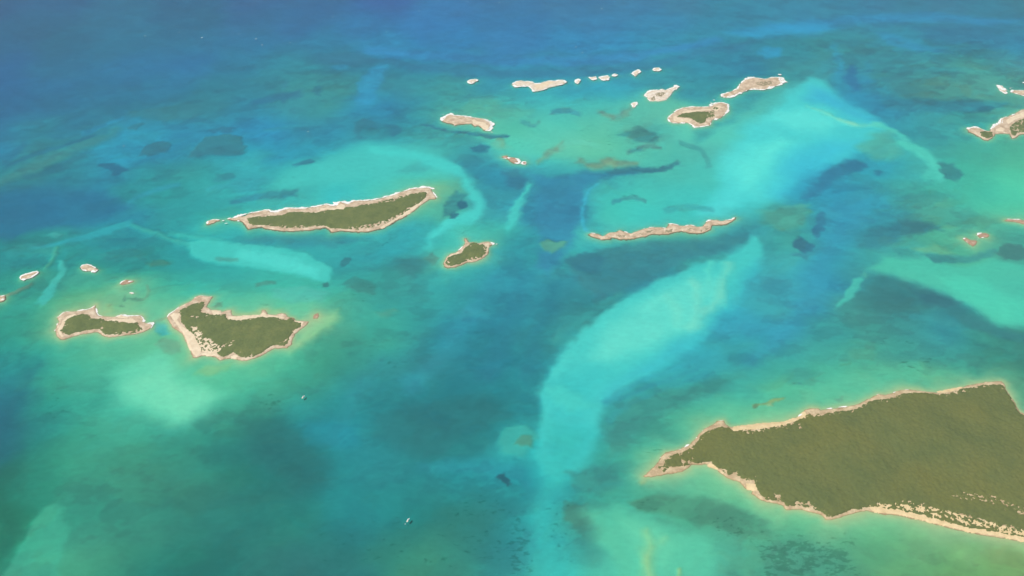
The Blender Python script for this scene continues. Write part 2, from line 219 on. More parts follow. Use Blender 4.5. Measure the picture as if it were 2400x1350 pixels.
BED_PATCHES = [
 [[0.027,0.306,0.518],46.6,0.8,[[1620,5523],[1678,5520],[1761,5515],[1849,5512],[1922,5516],[1971,5529],[2006,5549],[2037,5569],[2080,5588],[2142,5604],[2213,5619],[2292,5634],[2375,5646],[2464,5657],[2560,5667],[2657,5674],[2747,5675],[2831,5669],[2911,5657],[2989,5643],[3064,5631],[3141,5624],[3219,5618],[3286,5613],[3333,5609],[3375,5698],[3330,5706],[3265,5718],[3190,5733],[3117,5750],[3046,5774],[2974,5803],[2895,5829],[2810,5842],[2713,5837],[2610,5819],[2508,5798],[2415,5781],[2332,5771],[2254,5764],[2183,5757],[2121,5750],[2075,5742],[2044,5735],[2015,5729],[1972,5720],[1897,5707],[1803,5692],[1713,5678],[1652,5668]]],
 [[0.021,0.352,0.567],45.2,0.8,[[1367,5494],[1677,5653],[2032,5624],[2182,5566],[1845,5438],[1562,5383]]],
 [[0.019,0.357,0.556],21.0,0.85,[[1489,5170],[1591,5275],[1694,5262],[1636,5132],[1525,5100]]],
 [[0.027,0.301,0.47],34.6,0.8,[[2313,5544],[2454,5473],[2589,5249],[2669,5183],[2493,5203],[2347,5315]]],
 [[0.031,0.208,0.331],35.7,0.7,[[2596,5566],[2929,5639],[3109,5537],[3064,5369],[2768,5302],[2646,5404]]],
 [[0.045,0.258,0.492],37.3,0.75,[[-890,5158],[-826,5139],[-735,5111],[-628,5082],[-516,5057],[-397,5036],[-266,5016],[-132,5000],[-1,4989],[129,4981],[262,4976],[390,4978],[510,4989],[619,5011],[720,5043],[817,5081],[912,5120],[1015,5165],[1121,5216],[1215,5263],[1282,5296],[1293,5416],[1226,5384],[1130,5339],[1023,5290],[920,5248],[823,5211],[726,5176],[626,5146],[517,5126],[397,5116],[267,5115],[133,5119],[1,5126],[-132,5135],[-269,5148],[-401,5164],[-521,5183],[-634,5208],[-742,5239],[-834,5268],[-900,5288]]],
 [[0.039,0.214,0.34],36.3,0.7,[[-767,4983],[-725,4965],[-667,4939],[-593,4911],[-503,4887],[-394,4866],[-266,4847],[-131,4832],[-1,4822],[127,4816],[256,4815],[381,4820],[498,4833],[607,4859],[709,4894],[804,4933],[892,4971],[970,5009],[1039,5049],[1104,5087],[1172,5121],[1253,5152],[1342,5181],[1422,5206],[1479,5223],[1503,5382],[1444,5359],[1361,5325],[1269,5287],[1183,5247],[1111,5206],[1044,5163],[975,5120],[898,5080],[809,5040],[713,5000],[611,4965],[503,4940],[386,4926],[259,4920],[129,4922],[1,4928],[-131,4941],[-268,4960],[-397,4983],[-507,5007],[-596,5032],[-670,5060],[-729,5087],[-771,5105]]],
 [[0.037,0.19,0.289],40.9,0.8,[[-1195,5132],[-1073,5183],[-914,5170],[-783,5056],[-867,5007],[-1016,4982],[-1154,5044]]],
 [[0.029,0.304,0.49],18.7,0.8,[[-905,4730],[-856,4886],[-804,4995],[-747,4982],[-730,4804],[-750,4663],[-744,4528],[-798,4475],[-850,4475],[-860,4581]]],
 [[0.032,0.283,0.432],11.9,0.8,[[-1089,4958],[-1019,5001],[-981,4982],[-977,4922],[-1045,4922]]],
 [[0.04,0.276,0.366],11.3,0.7,[[-1337,4719],[-1312,4787],[-1289,4719],[-1303,4646]]],
 [[0.023,0.172,0.29],21.6,0.7,[[-1415,4460],[-1397,4465],[-1372,4472],[-1344,4480],[-1314,4492],[-1282,4508],[-1245,4528],[-1210,4547],[-1187,4560],[-1210,4646],[-1235,4635],[-1271,4619],[-1309,4602],[-1343,4586],[-1371,4568],[-1397,4550],[-1419,4533],[-1434,4522]]],
 [[0.022,0.185,0.266],11.0,0.6,[[-1118,4663],[-1097,4713],[-1070,4669],[-1073,4570],[-1103,4581]]],
 [[0.068,0.263,0.263],27.2,0.75,[[-2446,3586],[-2426,3608],[-2397,3641],[-2365,3678],[-2337,3712],[-2317,3744],[-2301,3774],[-2285,3804],[-2265,3835],[-2239,3866],[-2210,3898],[-2179,3933],[-2149,3971],[-2118,4020],[-2086,4076],[-2057,4129],[-2037,4165],[-2061,4209],[-2086,4180],[-2122,4139],[-2161,4094],[-2197,4054],[-2229,4019],[-2261,3986],[-2291,3953],[-2318,3921],[-2341,3890],[-2359,3861],[-2377,3832],[-2396,3801],[-2422,3764],[-2451,3722],[-2477,3684],[-2495,3658]]],
 [[0.016,0.186,0.267],12.4,0.8,[[-2472,3771],[-2456,3794],[-2433,3828],[-2406,3864],[-2380,3896],[-2353,3920],[-2325,3941],[-2296,3962],[-2268,3987],[-2239,4018],[-2209,4053],[-2182,4086],[-2163,4108],[-2177,4134],[-2198,4115],[-2227,4087],[-2260,4056],[-2291,4029],[-2321,4008],[-2351,3990],[-2381,3969],[-2409,3945],[-2436,3910],[-2462,3870],[-2483,3833],[-2498,3808]]],
 [[0.02,0.19,0.254],14.7,0.8,[[-2330,3658],[-2313,3671],[-2287,3691],[-2258,3715],[-2230,3743],[-2202,3779],[-2171,3824],[-2144,3866],[-2125,3896],[-2148,3936],[-2171,3911],[-2203,3875],[-2237,3837],[-2267,3804],[-2294,3774],[-2320,3745],[-2342,3720],[-2358,3703]]],
 [[0.015,0.289,0.436],10.0,0.8,[[-2265,4168],[-2174,4254],[-2108,4338],[-2084,4303],[-2153,4196],[-2227,4108]]],
 [[0.013,0.325,0.442],28.2,0.8,[[-2104,3972],[-2007,4163],[-1833,4178],[-1703,4039],[-1847,3882],[-2030,3831]]],
 [[0.041,0.206,0.25],20.7,0.7,[[-2110,4363],[-1979,4423],[-1832,4475],[-1715,4459],[-1688,4363],[-1744,4254],[-1937,4293]]],
 [[0.032,0.193,0.259],7.7,0.9,[[-1866,3907],[-1858,4012],[-1783,4053],[-1726,4030],[-1728,3942],[-1809,3894]]],
 [[0.038,0.215,0.266],9.4,0.9,[[-1614,3882],[-1605,4017],[-1586,4108],[-1466,4140],[-1386,4085],[-1339,3951],[-1376,3907],[-1495,3916]]],
 [[0.026,0.188,0.286],8.2,0.8,[[-1618,4168],[-1532,4225],[-1467,4216],[-1461,4163],[-1539,4163]]],
 [[0.029,0.209,0.286],6.6,0.8,[[-2014,4216],[-1959,4254],[-1934,4225],[-1964,4168]]],
 [[0.012,0.148,0.242],5.9,0.85,[[-2050,3827],[-1993,3843],[-1957,3831],[-1854,3777],[-1885,3757],[-1893,3708],[-1925,3716],[-1933,3765]]],
 [[0.013,0.174,0.243],11.8,0.7,[[-2301,3789],[-2234,3839],[-2179,3765],[-2249,3732]]],
 [[0.034,0.389,0.42],23.5,0.7,[[-1506,3877],[-1401,3882],[-1295,3972],[-1204,3951],[-1219,3823],[-1202,3564],[-1282,3564],[-1366,3661],[-1356,3740],[-1430,3748]]],
 [[0.03,0.266,0.303],8.6,0.7,[[-1424,3645],[-1422,3732],[-1370,3757],[-1335,3700],[-1381,3653]]],
 [[0.067,0.489,0.445],40.9,0.8,[[-1134,3622],[-1062,3773],[-921,3929],[-739,4017],[-539,3972],[-404,3886],[-291,3773],[-287,3680],[-413,3732],[-554,3692],[-694,3668],[-890,3614],[-1082,3564]]],
 [[0.053,0.363,0.348],14.7,0.6,[[-560,3748],[-444,3856],[-378,3823],[-415,3757],[-517,3732]]],
 [[0.069,0.54,0.498],16.3,0.9,[[-731,3942],[-695,3929],[-644,3910],[-587,3888],[-534,3865],[-483,3840],[-430,3811],[-380,3783],[-339,3759],[-308,3741],[-284,3729],[-267,3717],[-254,3701],[-245,3682],[-240,3658],[-233,3625],[-224,3588],[-210,3552],[-196,3520],[-185,3493],[-180,3474],[-179,3460],[-180,3448],[-182,3438],[-185,3429],[-193,3416],[-206,3400],[-224,3382],[-242,3363],[-259,3345],[-277,3327],[-296,3307],[-312,3287],[-326,3264],[-336,3242],[-344,3219],[-351,3196],[-355,3173],[-356,3149],[-357,3129],[-357,3116],[-346,3111],[-345,3124],[-343,3142],[-339,3162],[-334,3179],[-326,3193],[-316,3208],[-305,3222],[-292,3235],[-276,3246],[-257,3257],[-237,3268],[-217,3281],[-198,3295],[-178,3310],[-158,3329],[-141,3355],[-129,3389],[-123,3426],[-123,3465],[-128,3505],[-139,3545],[-154,3581],[-169,3613],[-181,3640],[-189,3665],[-199,3695],[-212,3730],[-230,3763],[-251,3789],[-273,3808],[-299,3826],[-331,3846],[-373,3871],[-424,3899],[-479,3927],[-533,3950],[-589,3966],[-647,3979],[-699,3988],[-735,3994]]],
 [[0.036,0.237,0.253],10.7,0.85,[[-310,3453],[-257,3583],[-211,3527],[-230,3428],[-274,3364],[-314,3329]]],
 [[0.02,0.133,0.195],5.4,0.9,[[-240,3478],[-226,3500],[-209,3471],[-219,3428],[-234,3428]]],
 [[0.021,0.148,0.206],5.2,0.8,[[-285,3364],[-264,3392],[-239,3371],[-256,3329],[-279,3322]]],
 [[0.034,0.193,0.259],9.8,0.75,[[-842,4254],[-781,4303],[-678,4244],[-769,4216],[-793,4121],[-750,4066],[-811,4094]]],
 [[0.028,0.179,0.26],9.8,0.7,[[-672,4249],[-605,4235],[-595,4140],[-630,4094]]],
 [[0.029,0.178,0.259],8.1,0.7,[[-485,4216],[-457,4203],[-417,4184],[-373,4165],[-335,4150],[-304,4140],[-276,4134],[-249,4129],[-222,4122],[-194,4111],[-167,4099],[-139,4088],[-111,4080],[-81,4076],[-50,4075],[-23,4075],[-5,4075],[-4,4103],[-23,4105],[-50,4108],[-81,4112],[-110,4117],[-137,4123],[-165,4132],[-193,4141],[-222,4149],[-249,4156],[-276,4162],[-304,4168],[-334,4177],[-372,4191],[-416,4208],[-456,4223],[-484,4235]]],
 [[0.025,0.171,0.241],12.4,0.9,[[-221,3986],[-170,4026],[-125,3977],[-150,3924],[-202,3942]]],
 [[0.145,0.42,0.315],15.6,0.7,[[-124,4021],[-61,4066],[-11,3995],[-75,3951]]],
 [[0.032,0.234,0.358],24.4,0.85,[[-42,3757],[31,3773],[95,3732],[109,3583],[119,3364],[126,3161],[110,2975],[158,2916],[234,3035],[273,3210],[319,3471],[338,3583],[409,3668],[578,3724],[751,3781],[620,3732],[477,3757],[310,3732],[185,3700],[83,3753]]],
 [[0.03,0.168,0.255],17.1,0.85,[[-45,3732],[25,3765],[82,3684],[32,3583],[-28,3629]]],
 [[0.036,0.168,0.222],14.6,0.85,[[464,3708],[485,3713],[515,3720],[548,3727],[580,3732],[609,3734],[640,3734],[673,3734],[705,3741],[740,3755],[776,3776],[808,3797],[830,3811],[830,3835],[807,3823],[775,3807],[740,3791],[708,3781],[678,3780],[647,3785],[616,3790],[584,3789],[550,3780],[515,3765],[485,3750],[464,3740]]],
 [[0.044,0.426,0.544],7.9,0.8,[[415,3651],[401,3636],[379,3613],[357,3586],[337,3554],[323,3518],[312,3479],[303,3438],[297,3401],[295,3365],[295,3332],[298,3300],[304,3271],[312,3243],[323,3217],[334,3196],[341,3181],[351,3194],[344,3210],[334,3232],[324,3258],[318,3283],[315,3309],[313,3337],[314,3367],[316,3397],[321,3431],[328,3468],[338,3504],[349,3536],[365,3566],[385,3595],[405,3620],[419,3638]]],
 [[0.065,0.506,0.46],10.6,0.9,[[68,3651],[62,3627],[54,3592],[44,3554],[35,3521],[27,3493],[18,3467],[9,3441],[2,3415],[-4,3392],[-9,3372],[-12,3357],[-14,3344],[-17,3325],[-22,3300],[-27,3277],[-30,3261],[-15,3240],[-7,3249],[5,3262],[18,3279],[29,3300],[36,3323],[40,3344],[42,3363],[45,3383],[49,3406],[55,3433],[61,3463],[68,3495],[75,3530],[82,3570],[89,3606],[94,3631]]],
 [[0.115,0.332,0.225],9.7,0.8,[[119,3123],[157,3161],[199,3136],[240,3142],[228,3098],[182,3073],[137,3088]]],
 [[0.161,0.315,0.256],20.6,0.85,[[455,4374],[466,4355],[482,4327],[501,4300],[522,4284],[543,4282],[563,4290],[583,4304],[601,4321],[619,4342],[636,4369],[650,4394],[660,4411],[654,4436],[643,4423],[627,4406],[611,4388],[595,4375],[579,4363],[561,4352],[545,4345],[530,4342],[513,4349],[493,4363],[474,4380],[461,4392]]],
 [[0.182,0.327,0.221],17.8,0.85,[[331,3830],[341,3816],[355,3797],[373,3777],[394,3765],[416,3767],[437,3776],[458,3787],[482,3794],[514,3796],[554,3797],[591,3797],[617,3798],[621,3831],[596,3836],[559,3844],[520,3850],[485,3852],[457,3844],[433,3830],[415,3818],[400,3814],[385,3821],[369,3836],[355,3854],[344,3866]]],
 [[0.194,0.326,0.22],18.3,0.85,[[137,3815],[148,3832],[164,3855],[182,3881],[200,3903],[219,3924],[241,3946],[261,3965],[275,3979],[267,4028],[252,4016],[231,3999],[207,3978],[186,3955],[166,3926],[149,3895],[134,3866],[124,3847]]],
 [[0.054,0.263,0.255],16.1,0.8,[[554,4121],[675,4216],[754,4131],[723,4021],[618,4057]]],
 [[0.063,0.282,0.276],12.4,0.7,[[580,3921],[596,3930],[620,3943],[644,3956],[660,3964],[659,4007],[643,3998],[619,3985],[595,3972],[579,3963]]],
 [[0.12,0.475,0.374],50.1,0.4,[[0,4085],[224,4178],[440,4085],[516,3951],[380,3856],[170,3899]]],
 [[0.078,0.567,0.557],31.0,0.92,[[1018,3761],[1048,3899],[1144,4062],[1266,4225],[1489,4517],[1667,4747],[1739,4816],[1794,4747],[1833,4624],[1857,4465],[1937,4293],[1991,4168],[1889,4075],[1741,3951],[1645,3843],[1447,3732],[1311,3583],[1251,3500],[1097,3428],[1011,3392],[885,3357],[831,3378],[985,3583]]],
 [[0.125,0.656,0.591],53.4,0.85,[[1051,3806],[1200,4017],[1388,4094],[1447,4012],[1296,3740],[1140,3538],[1057,3560]]],
 [[0.136,0.653,0.598],53.6,0.8,[[1340,4273],[1537,4423],[1670,4398],[1761,4235],[1639,4121],[1471,4159]]],
 [[0.039,0.465,0.599],65.2,0.7,[[1371,3843],[1591,4030],[1733,3995],[1651,3865],[1407,3661],[1239,3500]]],
 [[0.042,0.426,0.596],49.4,0.75,[[1696,4719],[1810,4646],[1883,4413],[1949,4244],[1829,4313],[1735,4423],[1655,4517]]],
 [[0.273,0.605,0.452],16.9,0.8,[[1621,4437],[1635,4419],[1655,4394],[1677,4366],[1697,4339],[1712,4312],[1727,4284],[1741,4258],[1758,4236],[1775,4220],[1794,4207],[1814,4199],[1838,4194],[1868,4196],[1903,4202],[1935,4210],[1958,4216],[1963,4235],[1942,4232],[1910,4228],[1877,4226],[1849,4227],[1828,4234],[1809,4244],[1792,4257],[1775,4272],[1759,4292],[1743,4316],[1728,4342],[1710,4366],[1689,4390],[1665,4415],[1642,4436],[1627,4451]]],
 [[0.11,0.564,0.465],16.2,0.8,[[1907,4207],[1924,4192],[1948,4172],[1972,4148],[1987,4125],[1993,4101],[1993,4072],[1991,4043],[1990,4022],[2027,4056],[2028,4076],[2029,4107],[2027,4142],[2017,4174],[1997,4197],[1969,4217],[1942,4233],[1924,4244]]],
 [[0.109,0.406,0.322],21.8,0.75,[[1737,3995],[1882,4121],[1980,4149],[1952,3951],[1897,3873],[1802,3873]]],
 [[0.098,0.539,0.438],15.0,0.9,[[1937,4005],[1952,3987],[1975,3961],[1999,3932],[2017,3907],[2030,3885],[2040,3866],[2047,3847],[2052,3828],[2056,3804],[2057,3777],[2057,3751],[2056,3731],[2054,3718],[2048,3701],[2039,3682],[2033,3668],[2046,3654],[2055,3665],[2069,3685],[2085,3713],[2100,3750],[2108,3787],[2114,3826],[2116,3866],[2114,3902],[2108,3931],[2097,3955],[2084,3975],[2067,3995],[2044,4017],[2016,4040],[1990,4060],[1971,4073]]],
 [[0.078,0.497,0.404],11.6,0.8,[[1963,3720],[2044,3781],[2086,3761],[2055,3668],[1970,3665]]],
 [[0.03,0.199,0.314],17.1,0.75,[[1346,3500],[1434,3622],[1525,3732],[1670,3856],[1746,3831],[1709,3765],[1560,3680],[1471,3583],[1369,3471]]],
 [[0.024,0.18,0.284],14.8,0.7,[[1602,3806],[1709,3860],[1752,3823],[1691,3748],[1625,3740]]],
 [[0.024,0.219,0.319],11.6,0.8,[[1762,3748],[1795,3773],[1808,3748],[1778,3708],[1756,3716]]],
 [[0.039,0.224,0.236],11.6,0.8,[[2120,3839],[2185,3823],[2185,3708],[2121,3661],[2080,3692]]],
 [[0.033,0.243,0.305],28.1,0.8,[[2033,4517],[2257,4549],[2515,4538],[2607,4475],[2724,4465],[2545,4383],[2360,4383],[2144,4363],[2049,4423]]],
 [[0.017,0.177,0.224],10.5,0.8,[[2538,4434],[2610,4454],[2671,4434],[2593,4388],[2540,4393]]],
 [[0.028,0.319,0.445],20.3,0.8,[[2007,5329],[1995,5273],[1979,5196],[1961,5112],[1944,5037],[1926,4964],[1906,4887],[1888,4819],[1875,4772],[1916,4779],[1929,4825],[1946,4894],[1966,4973],[1984,5051],[1999,5130],[2012,5214],[2023,5289],[2032,5342]]],
 [[0.023,0.197,0.352],19.2,0.85,[[1989,4969],[1980,4935],[1968,4886],[1955,4835],[1945,4790],[1938,4750],[1931,4707],[1926,4668],[1922,4642],[1959,4651],[1968,4679],[1983,4721],[1999,4770],[2012,4818],[2021,4868],[2028,4919],[2032,4964],[2036,4996]]],
 [[0.031,0.313,0.438],22.9,0.7,[[2116,5045],[2101,5003],[2080,4943],[2056,4873],[2034,4800],[2013,4718],[1991,4628],[1972,4547],[1960,4493],[2002,4509],[2014,4564],[2032,4643],[2052,4731],[2071,4809],[2090,4875],[2109,4942],[2128,5000],[2141,5043]]],
 [[0.011,0.172,0.287],31.3,0.85,[[-2451,3538],[-2171,3583],[-1903,3564],[-1746,3428],[-1837,3329],[-2001,3308],[-2112,3254],[-2171,3174],[-2282,3174]]],
 [[0.022,0.362,0.395],9.9,0.85,[[-2053,3098],[-2032,3105],[-2001,3116],[-1966,3129],[-1933,3143],[-1902,3157],[-1870,3172],[-1838,3189],[-1807,3205],[-1774,3222],[-1740,3240],[-1710,3257],[-1688,3268],[-1714,3321],[-1735,3308],[-1765,3290],[-1799,3269],[-1831,3250],[-1860,3231],[-1891,3211],[-1921,3192],[-1950,3174],[-1981,3157],[-2014,3140],[-2043,3126],[-2063,3116]]],
 [[0.052,0.399,0.354],9.9,0.8,[[-1702,3261],[-1679,3250],[-1646,3234],[-1608,3215],[-1568,3195],[-1521,3172],[-1467,3145],[-1418,3121],[-1384,3105],[-1388,3141],[-1422,3157],[-1471,3180],[-1525,3205],[-1572,3226],[-1612,3245],[-1650,3262],[-1683,3277],[-1706,3287]]],
 [[0.057,0.361,0.336],7.5,0.8,[[-2033,3210],[-2017,3244],[-1977,3210],[-1996,3174]]],
 [[0.063,0.501,0.445],9.4,0.9,[[-1408,3155],[-1338,3181],[-1217,3145],[-1101,3120],[-948,3088],[-829,3035],[-754,2969],[-725,2898],[-748,2870],[-878,2913],[-1028,2957],[-1178,2990],[-1293,3017],[-1370,3060]]],
 [[0.088,0.568,0.512],16.3,0.8,[[-1155,3030],[-1120,3018],[-1069,3002],[-1014,2983],[-964,2967],[-918,2951],[-872,2934],[-832,2919],[-803,2908],[-804,2971],[-833,2984],[-874,3004],[-922,3025],[-970,3044],[-1022,3059],[-1078,3072],[-1129,3083],[-1164,3091]]],
 [[0.052,0.453,0.395],9.9,0.7,[[-1503,3204],[-1475,3198],[-1435,3188],[-1391,3179],[-1354,3171],[-1324,3167],[-1297,3164],[-1275,3163],[-1259,3162],[-1264,3187],[-1281,3190],[-1304,3194],[-1331,3199],[-1361,3204],[-1398,3210],[-1441,3218],[-1482,3225],[-1510,3230]]],
 [[0.056,0.439,0.383],6.7,0.9,[[-1924,3011],[-1915,2995],[-1904,2971],[-1893,2949],[-1887,2934],[-1886,2927],[-1885,2917],[-1885,2904],[-1885,2886],[-1885,2867],[-1886,2846],[-1887,2826],[-1887,2807],[-1888,2787],[-1888,2765],[-1888,2746],[-1888,2733],[-1844,2697],[-1842,2709],[-1840,2727],[-1839,2748],[-1838,2770],[-1839,2792],[-1842,2816],[-1845,2839],[-1847,2859],[-1847,2873],[-1845,2886],[-1844,2903],[-1850,2927],[-1862,2955],[-1877,2983],[-1891,3007],[-1901,3023]]],
 [[0.065,0.356,0.258],7.1,0.8,[[-1973,3127],[-1970,3111],[-1966,3089],[-1962,3065],[-1959,3044],[-1960,3021],[-1961,2997],[-1964,2975],[-1965,2959],[-1948,2943],[-1945,2957],[-1942,2978],[-1938,3003],[-1938,3027],[-1941,3053],[-1946,3080],[-1952,3103],[-1956,3119]]],
 [[0.139,0.215,0.152],6.6,0.8,[[-2015,2759],[-2008,2764],[-1999,2771],[-1988,2780],[-1979,2790],[-1970,2803],[-1962,2818],[-1956,2833],[-1951,2843],[-1966,2862],[-1972,2853],[-1980,2840],[-1989,2827],[-1998,2814],[-2005,2803],[-2013,2791],[-2021,2781],[-2026,2774]]],
 [[0.081,0.21,0.153],11.6,0.7,[[-1538,2999],[-1494,3029],[-1436,3017],[-1452,2981],[-1513,2975]]],
 [[0.088,0.247,0.164],2.8,0.9,[[-1521,2750],[-1515,2747],[-1506,2742],[-1496,2737],[-1486,2734],[-1477,2733],[-1468,2734],[-1461,2735],[-1456,2736],[-1462,2753],[-1467,2752],[-1475,2750],[-1483,2750],[-1490,2750],[-1498,2752],[-1508,2755],[-1516,2758],[-1522,2760]]],
 [[0.125,0.322,0.213],3.3,0.8,[[-1489,2849],[-1482,2839],[-1473,2825],[-1464,2811],[-1459,2800],[-1456,2793],[-1455,2784],[-1454,2776],[-1454,2768],[-1456,2761],[-1458,2755],[-1461,2749],[-1464,2745],[-1459,2738],[-1456,2741],[-1452,2746],[-1448,2752],[-1445,2759],[-1443,2768],[-1443,2778],[-1444,2790],[-1448,2804],[-1457,2819],[-1468,2834],[-1478,2847],[-1485,2856]]],
 [[0.097,0.267,0.177],2.1,0.9,[[-1540,2755],[-1538,2774],[-1524,2753],[-1522,2731],[-1534,2734]]],
 [[0.115,0.287,0.17],2.5,0.9,[[-1579,2694],[-1567,2715],[-1558,2699],[-1571,2688]]],
 [[0.105,0.279,0.177],2.5,0.9,[[-1538,2704],[-1528,2710],[-1514,2699],[-1522,2694]]],
 [[0.305,0.422,0.202],8.4,0.6,[[-1583,2654],[-1583,2715],[-1555,2715],[-1555,2667]]],
 [[0.106,0.311,0.205],7.8,0.75,[[-1322,2492],[-1294,2521],[-1245,2492],[-1214,2439],[-1242,2416],[-1288,2444]]],
 [[0.104,0.207,0.132],4.1,0.7,[[-1374,2565],[-1371,2572],[-1366,2583],[-1360,2595],[-1355,2604],[-1348,2611],[-1341,2616],[-1334,2621],[-1329,2624],[-1336,2638],[-1341,2635],[-1349,2631],[-1356,2625],[-1364,2617],[-1370,2607],[-1376,2595],[-1381,2584],[-1384,2576]]],
 [[0.08,0.291,0.247],7.0,0.5,[[-1251,3026],[-1238,3023],[-1220,3017],[-1200,3012],[-1184,3008],[-1172,3007],[-1161,3007],[-1153,3008],[-1147,3008],[-1151,3026],[-1157,3029],[-1166,3032],[-1177,3036],[-1189,3038],[-1205,3041],[-1224,3042],[-1242,3044],[-1255,3045]]],
 [[0.082,0.255,0.199],6.7,0.6,[[-1037,2847],[-1029,2849],[-1019,2852],[-1007,2854],[-997,2855],[-986,2855],[-974,2855],[-962,2853],[-954,2853],[-957,2875],[-965,2878],[-977,2884],[-992,2888],[-1005,2890],[-1017,2886],[-1029,2880],[-1039,2874],[-1045,2869]]],
 [[0.036,0.258,0.252],11.8,0.5,[[-1736,3012],[-1721,3015],[-1700,3019],[-1676,3022],[-1654,3023],[-1628,3021],[-1596,3016],[-1566,3010],[-1544,3006],[-1556,3066],[-1579,3076],[-1613,3091],[-1650,3104],[-1684,3110],[-1712,3103],[-1733,3087],[-1750,3070],[-1761,3059]]],
 [[0.044,0.295,0.289],14.4,0.45,[[-1951,3103],[-1980,3115],[-2023,3134],[-2069,3151],[-2108,3158],[-2133,3147],[-2147,3125],[-2153,3103],[-2157,3088],[-2124,3044],[-2114,3052],[-2102,3061],[-2086,3068],[-2070,3069],[-2041,3064],[-2000,3052],[-1960,3039],[-1932,3030]]],
 [[0.094,0.433,0.364],13.0,0.6,[[-965,2824],[-831,2847],[-737,2802],[-745,2747],[-860,2731],[-951,2761]]],
 [[0.252,0.454,0.203],10.4,0.6,[[-1147,2662],[-1131,2659],[-1108,2654],[-1083,2649],[-1059,2647],[-1038,2648],[-1018,2651],[-998,2656],[-979,2660],[-957,2663],[-934,2666],[-913,2668],[-898,2670],[-903,2691],[-918,2690],[-939,2689],[-963,2688],[-986,2686],[-1006,2682],[-1026,2678],[-1046,2674],[-1066,2673],[-1088,2674],[-1113,2677],[-1135,2681],[-1151,2683]]],
 [[0.032,0.296,0.372],16.6,0.6,[[-1291,4159],[-1260,4166],[-1214,4177],[-1164,4189],[-1121,4201],[-1083,4215],[-1047,4231],[-1016,4245],[-995,4254],[-1004,4293],[-1027,4285],[-1058,4274],[-1095,4262],[-1133,4249],[-1176,4235],[-1226,4220],[-1271,4206],[-1302,4196]]],
 [[0.025,0.178,0.259],8.9,0.7,[[-1062,3786],[-1053,3789],[-1040,3794],[-1025,3800],[-1013,3807],[-1002,3815],[-992,3825],[-983,3834],[-978,3840],[-988,3872],[-995,3870],[-1006,3866],[-1017,3861],[-1028,3855],[-1040,3846],[-1053,3835],[-1065,3825],[-1073,3818]]],
 [[0.025,0.315,0.41],13.8,0.6,[[-1763,3458],[-1748,3478],[-1726,3506],[-1702,3537],[-1678,3562],[-1652,3581],[-1623,3598],[-1596,3612],[-1577,3622],[-1593,3660],[-1612,3652],[-1641,3640],[-1672,3625],[-1700,3605],[-1724,3575],[-1747,3540],[-1766,3507],[-1779,3484]]],
 [[0.039,0.368,0.393],11.3,0.6,[[-1435,3546],[-1409,3558],[-1372,3576],[-1330,3596],[-1291,3614],[-1252,3633],[-1209,3652],[-1171,3669],[-1145,3681],[-1157,3720],[-1184,3711],[-1224,3699],[-1269,3685],[-1310,3668],[-1350,3647],[-1390,3622],[-1425,3598],[-1450,3583]]],
 [[0.031,0.22,0.291],10.9,0.6,[[-1291,3450],[-1265,3459],[-1227,3472],[-1185,3486],[-1145,3497],[-1104,3505],[-1060,3511],[-1020,3516],[-992,3519],[-1004,3572],[-1032,3570],[-1073,3568],[-1119,3564],[-1162,3556],[-1203,3542],[-1245,3523],[-1281,3505],[-1306,3493]]],
 [[0.025,0.285,0.385],13.3,0.6,[[-2625,4154],[-2608,4162],[-2584,4172],[-2557,4184],[-2532,4197],[-2507,4212],[-2482,4228],[-2460,4244],[-2444,4254],[-2463,4293],[-2481,4286],[-2507,4276],[-2535,4265],[-2561,4253],[-2586,4240],[-2612,4225],[-2635,4210],[-2650,4201]]],
 [[0.014,0.188,0.293],15.3,0.6,[[-2503,4057],[-2510,4034],[-2521,4001],[-2532,3965],[-2540,3934],[-2543,3906],[-2544,3881],[-2544,3860],[-2544,3845],[-2499,3800],[-2498,3814],[-2498,3833],[-2496,3856],[-2494,3881],[-2490,3914],[-2484,3955],[-2478,3994],[-2474,4021]]],
 [[0.059,0.468,0.459],14.3,0.6,[[-44,4450],[-19,4461],[17,4477],[58,4494],[96,4507],[134,4515],[175,4521],[212,4525],[237,4528],[238,4581],[213,4581],[176,4580],[134,4577],[94,4570],[54,4555],[12,4534],[-24,4514],[-50,4501]]],
 [[0.054,0.265,0.328],10.3,0.6,[[208,4338],[226,4341],[250,4345],[276,4348],[298,4348],[315,4342],[334,4333],[350,4322],[362,4314],[372,4351],[361,4365],[346,4385],[327,4406],[304,4418],[278,4417],[249,4407],[224,4395],[207,4388]]],
 [[0.063,0.308,0.325],10.0,0.6,[[41,4256],[52,4244],[67,4226],[84,4210],[100,4201],[116,4208],[129,4224],[138,4241],[144,4252],[137,4276],[130,4269],[120,4258],[110,4251],[102,4249],[91,4255],[76,4267],[60,4281],[49,4291]]],
 [[0.136,0.509,0.395],12.5,0.6,[[240,3952],[260,3966],[289,3986],[320,4004],[348,4012],[375,4007],[404,3993],[431,3976],[449,3965],[459,4007],[441,4020],[414,4040],[383,4059],[351,4066],[317,4055],[284,4032],[254,4009],[234,3993]]],
 [[0.172,0.369,0.245],12.6,0.6,[[-74,4059],[-67,4051],[-58,4041],[-52,4031],[-52,4031],[-52,4031],[-55,4016],[-60,3997],[-63,3984],[-45,3961],[-41,3973],[-34,3991],[-28,4015],[-27,4047],[-37,4072],[-49,4082],[-60,4088],[-67,4092]]],
 [[0.077,0.257,0.252],6.2,0.7,[[626,3960],[639,3965],[657,3972],[676,3978],[692,3981],[707,3979],[723,3974],[738,3968],[748,3964],[755,3990],[745,3998],[732,4010],[715,4021],[697,4026],[677,4020],[656,4007],[638,3994],[625,3985]]],
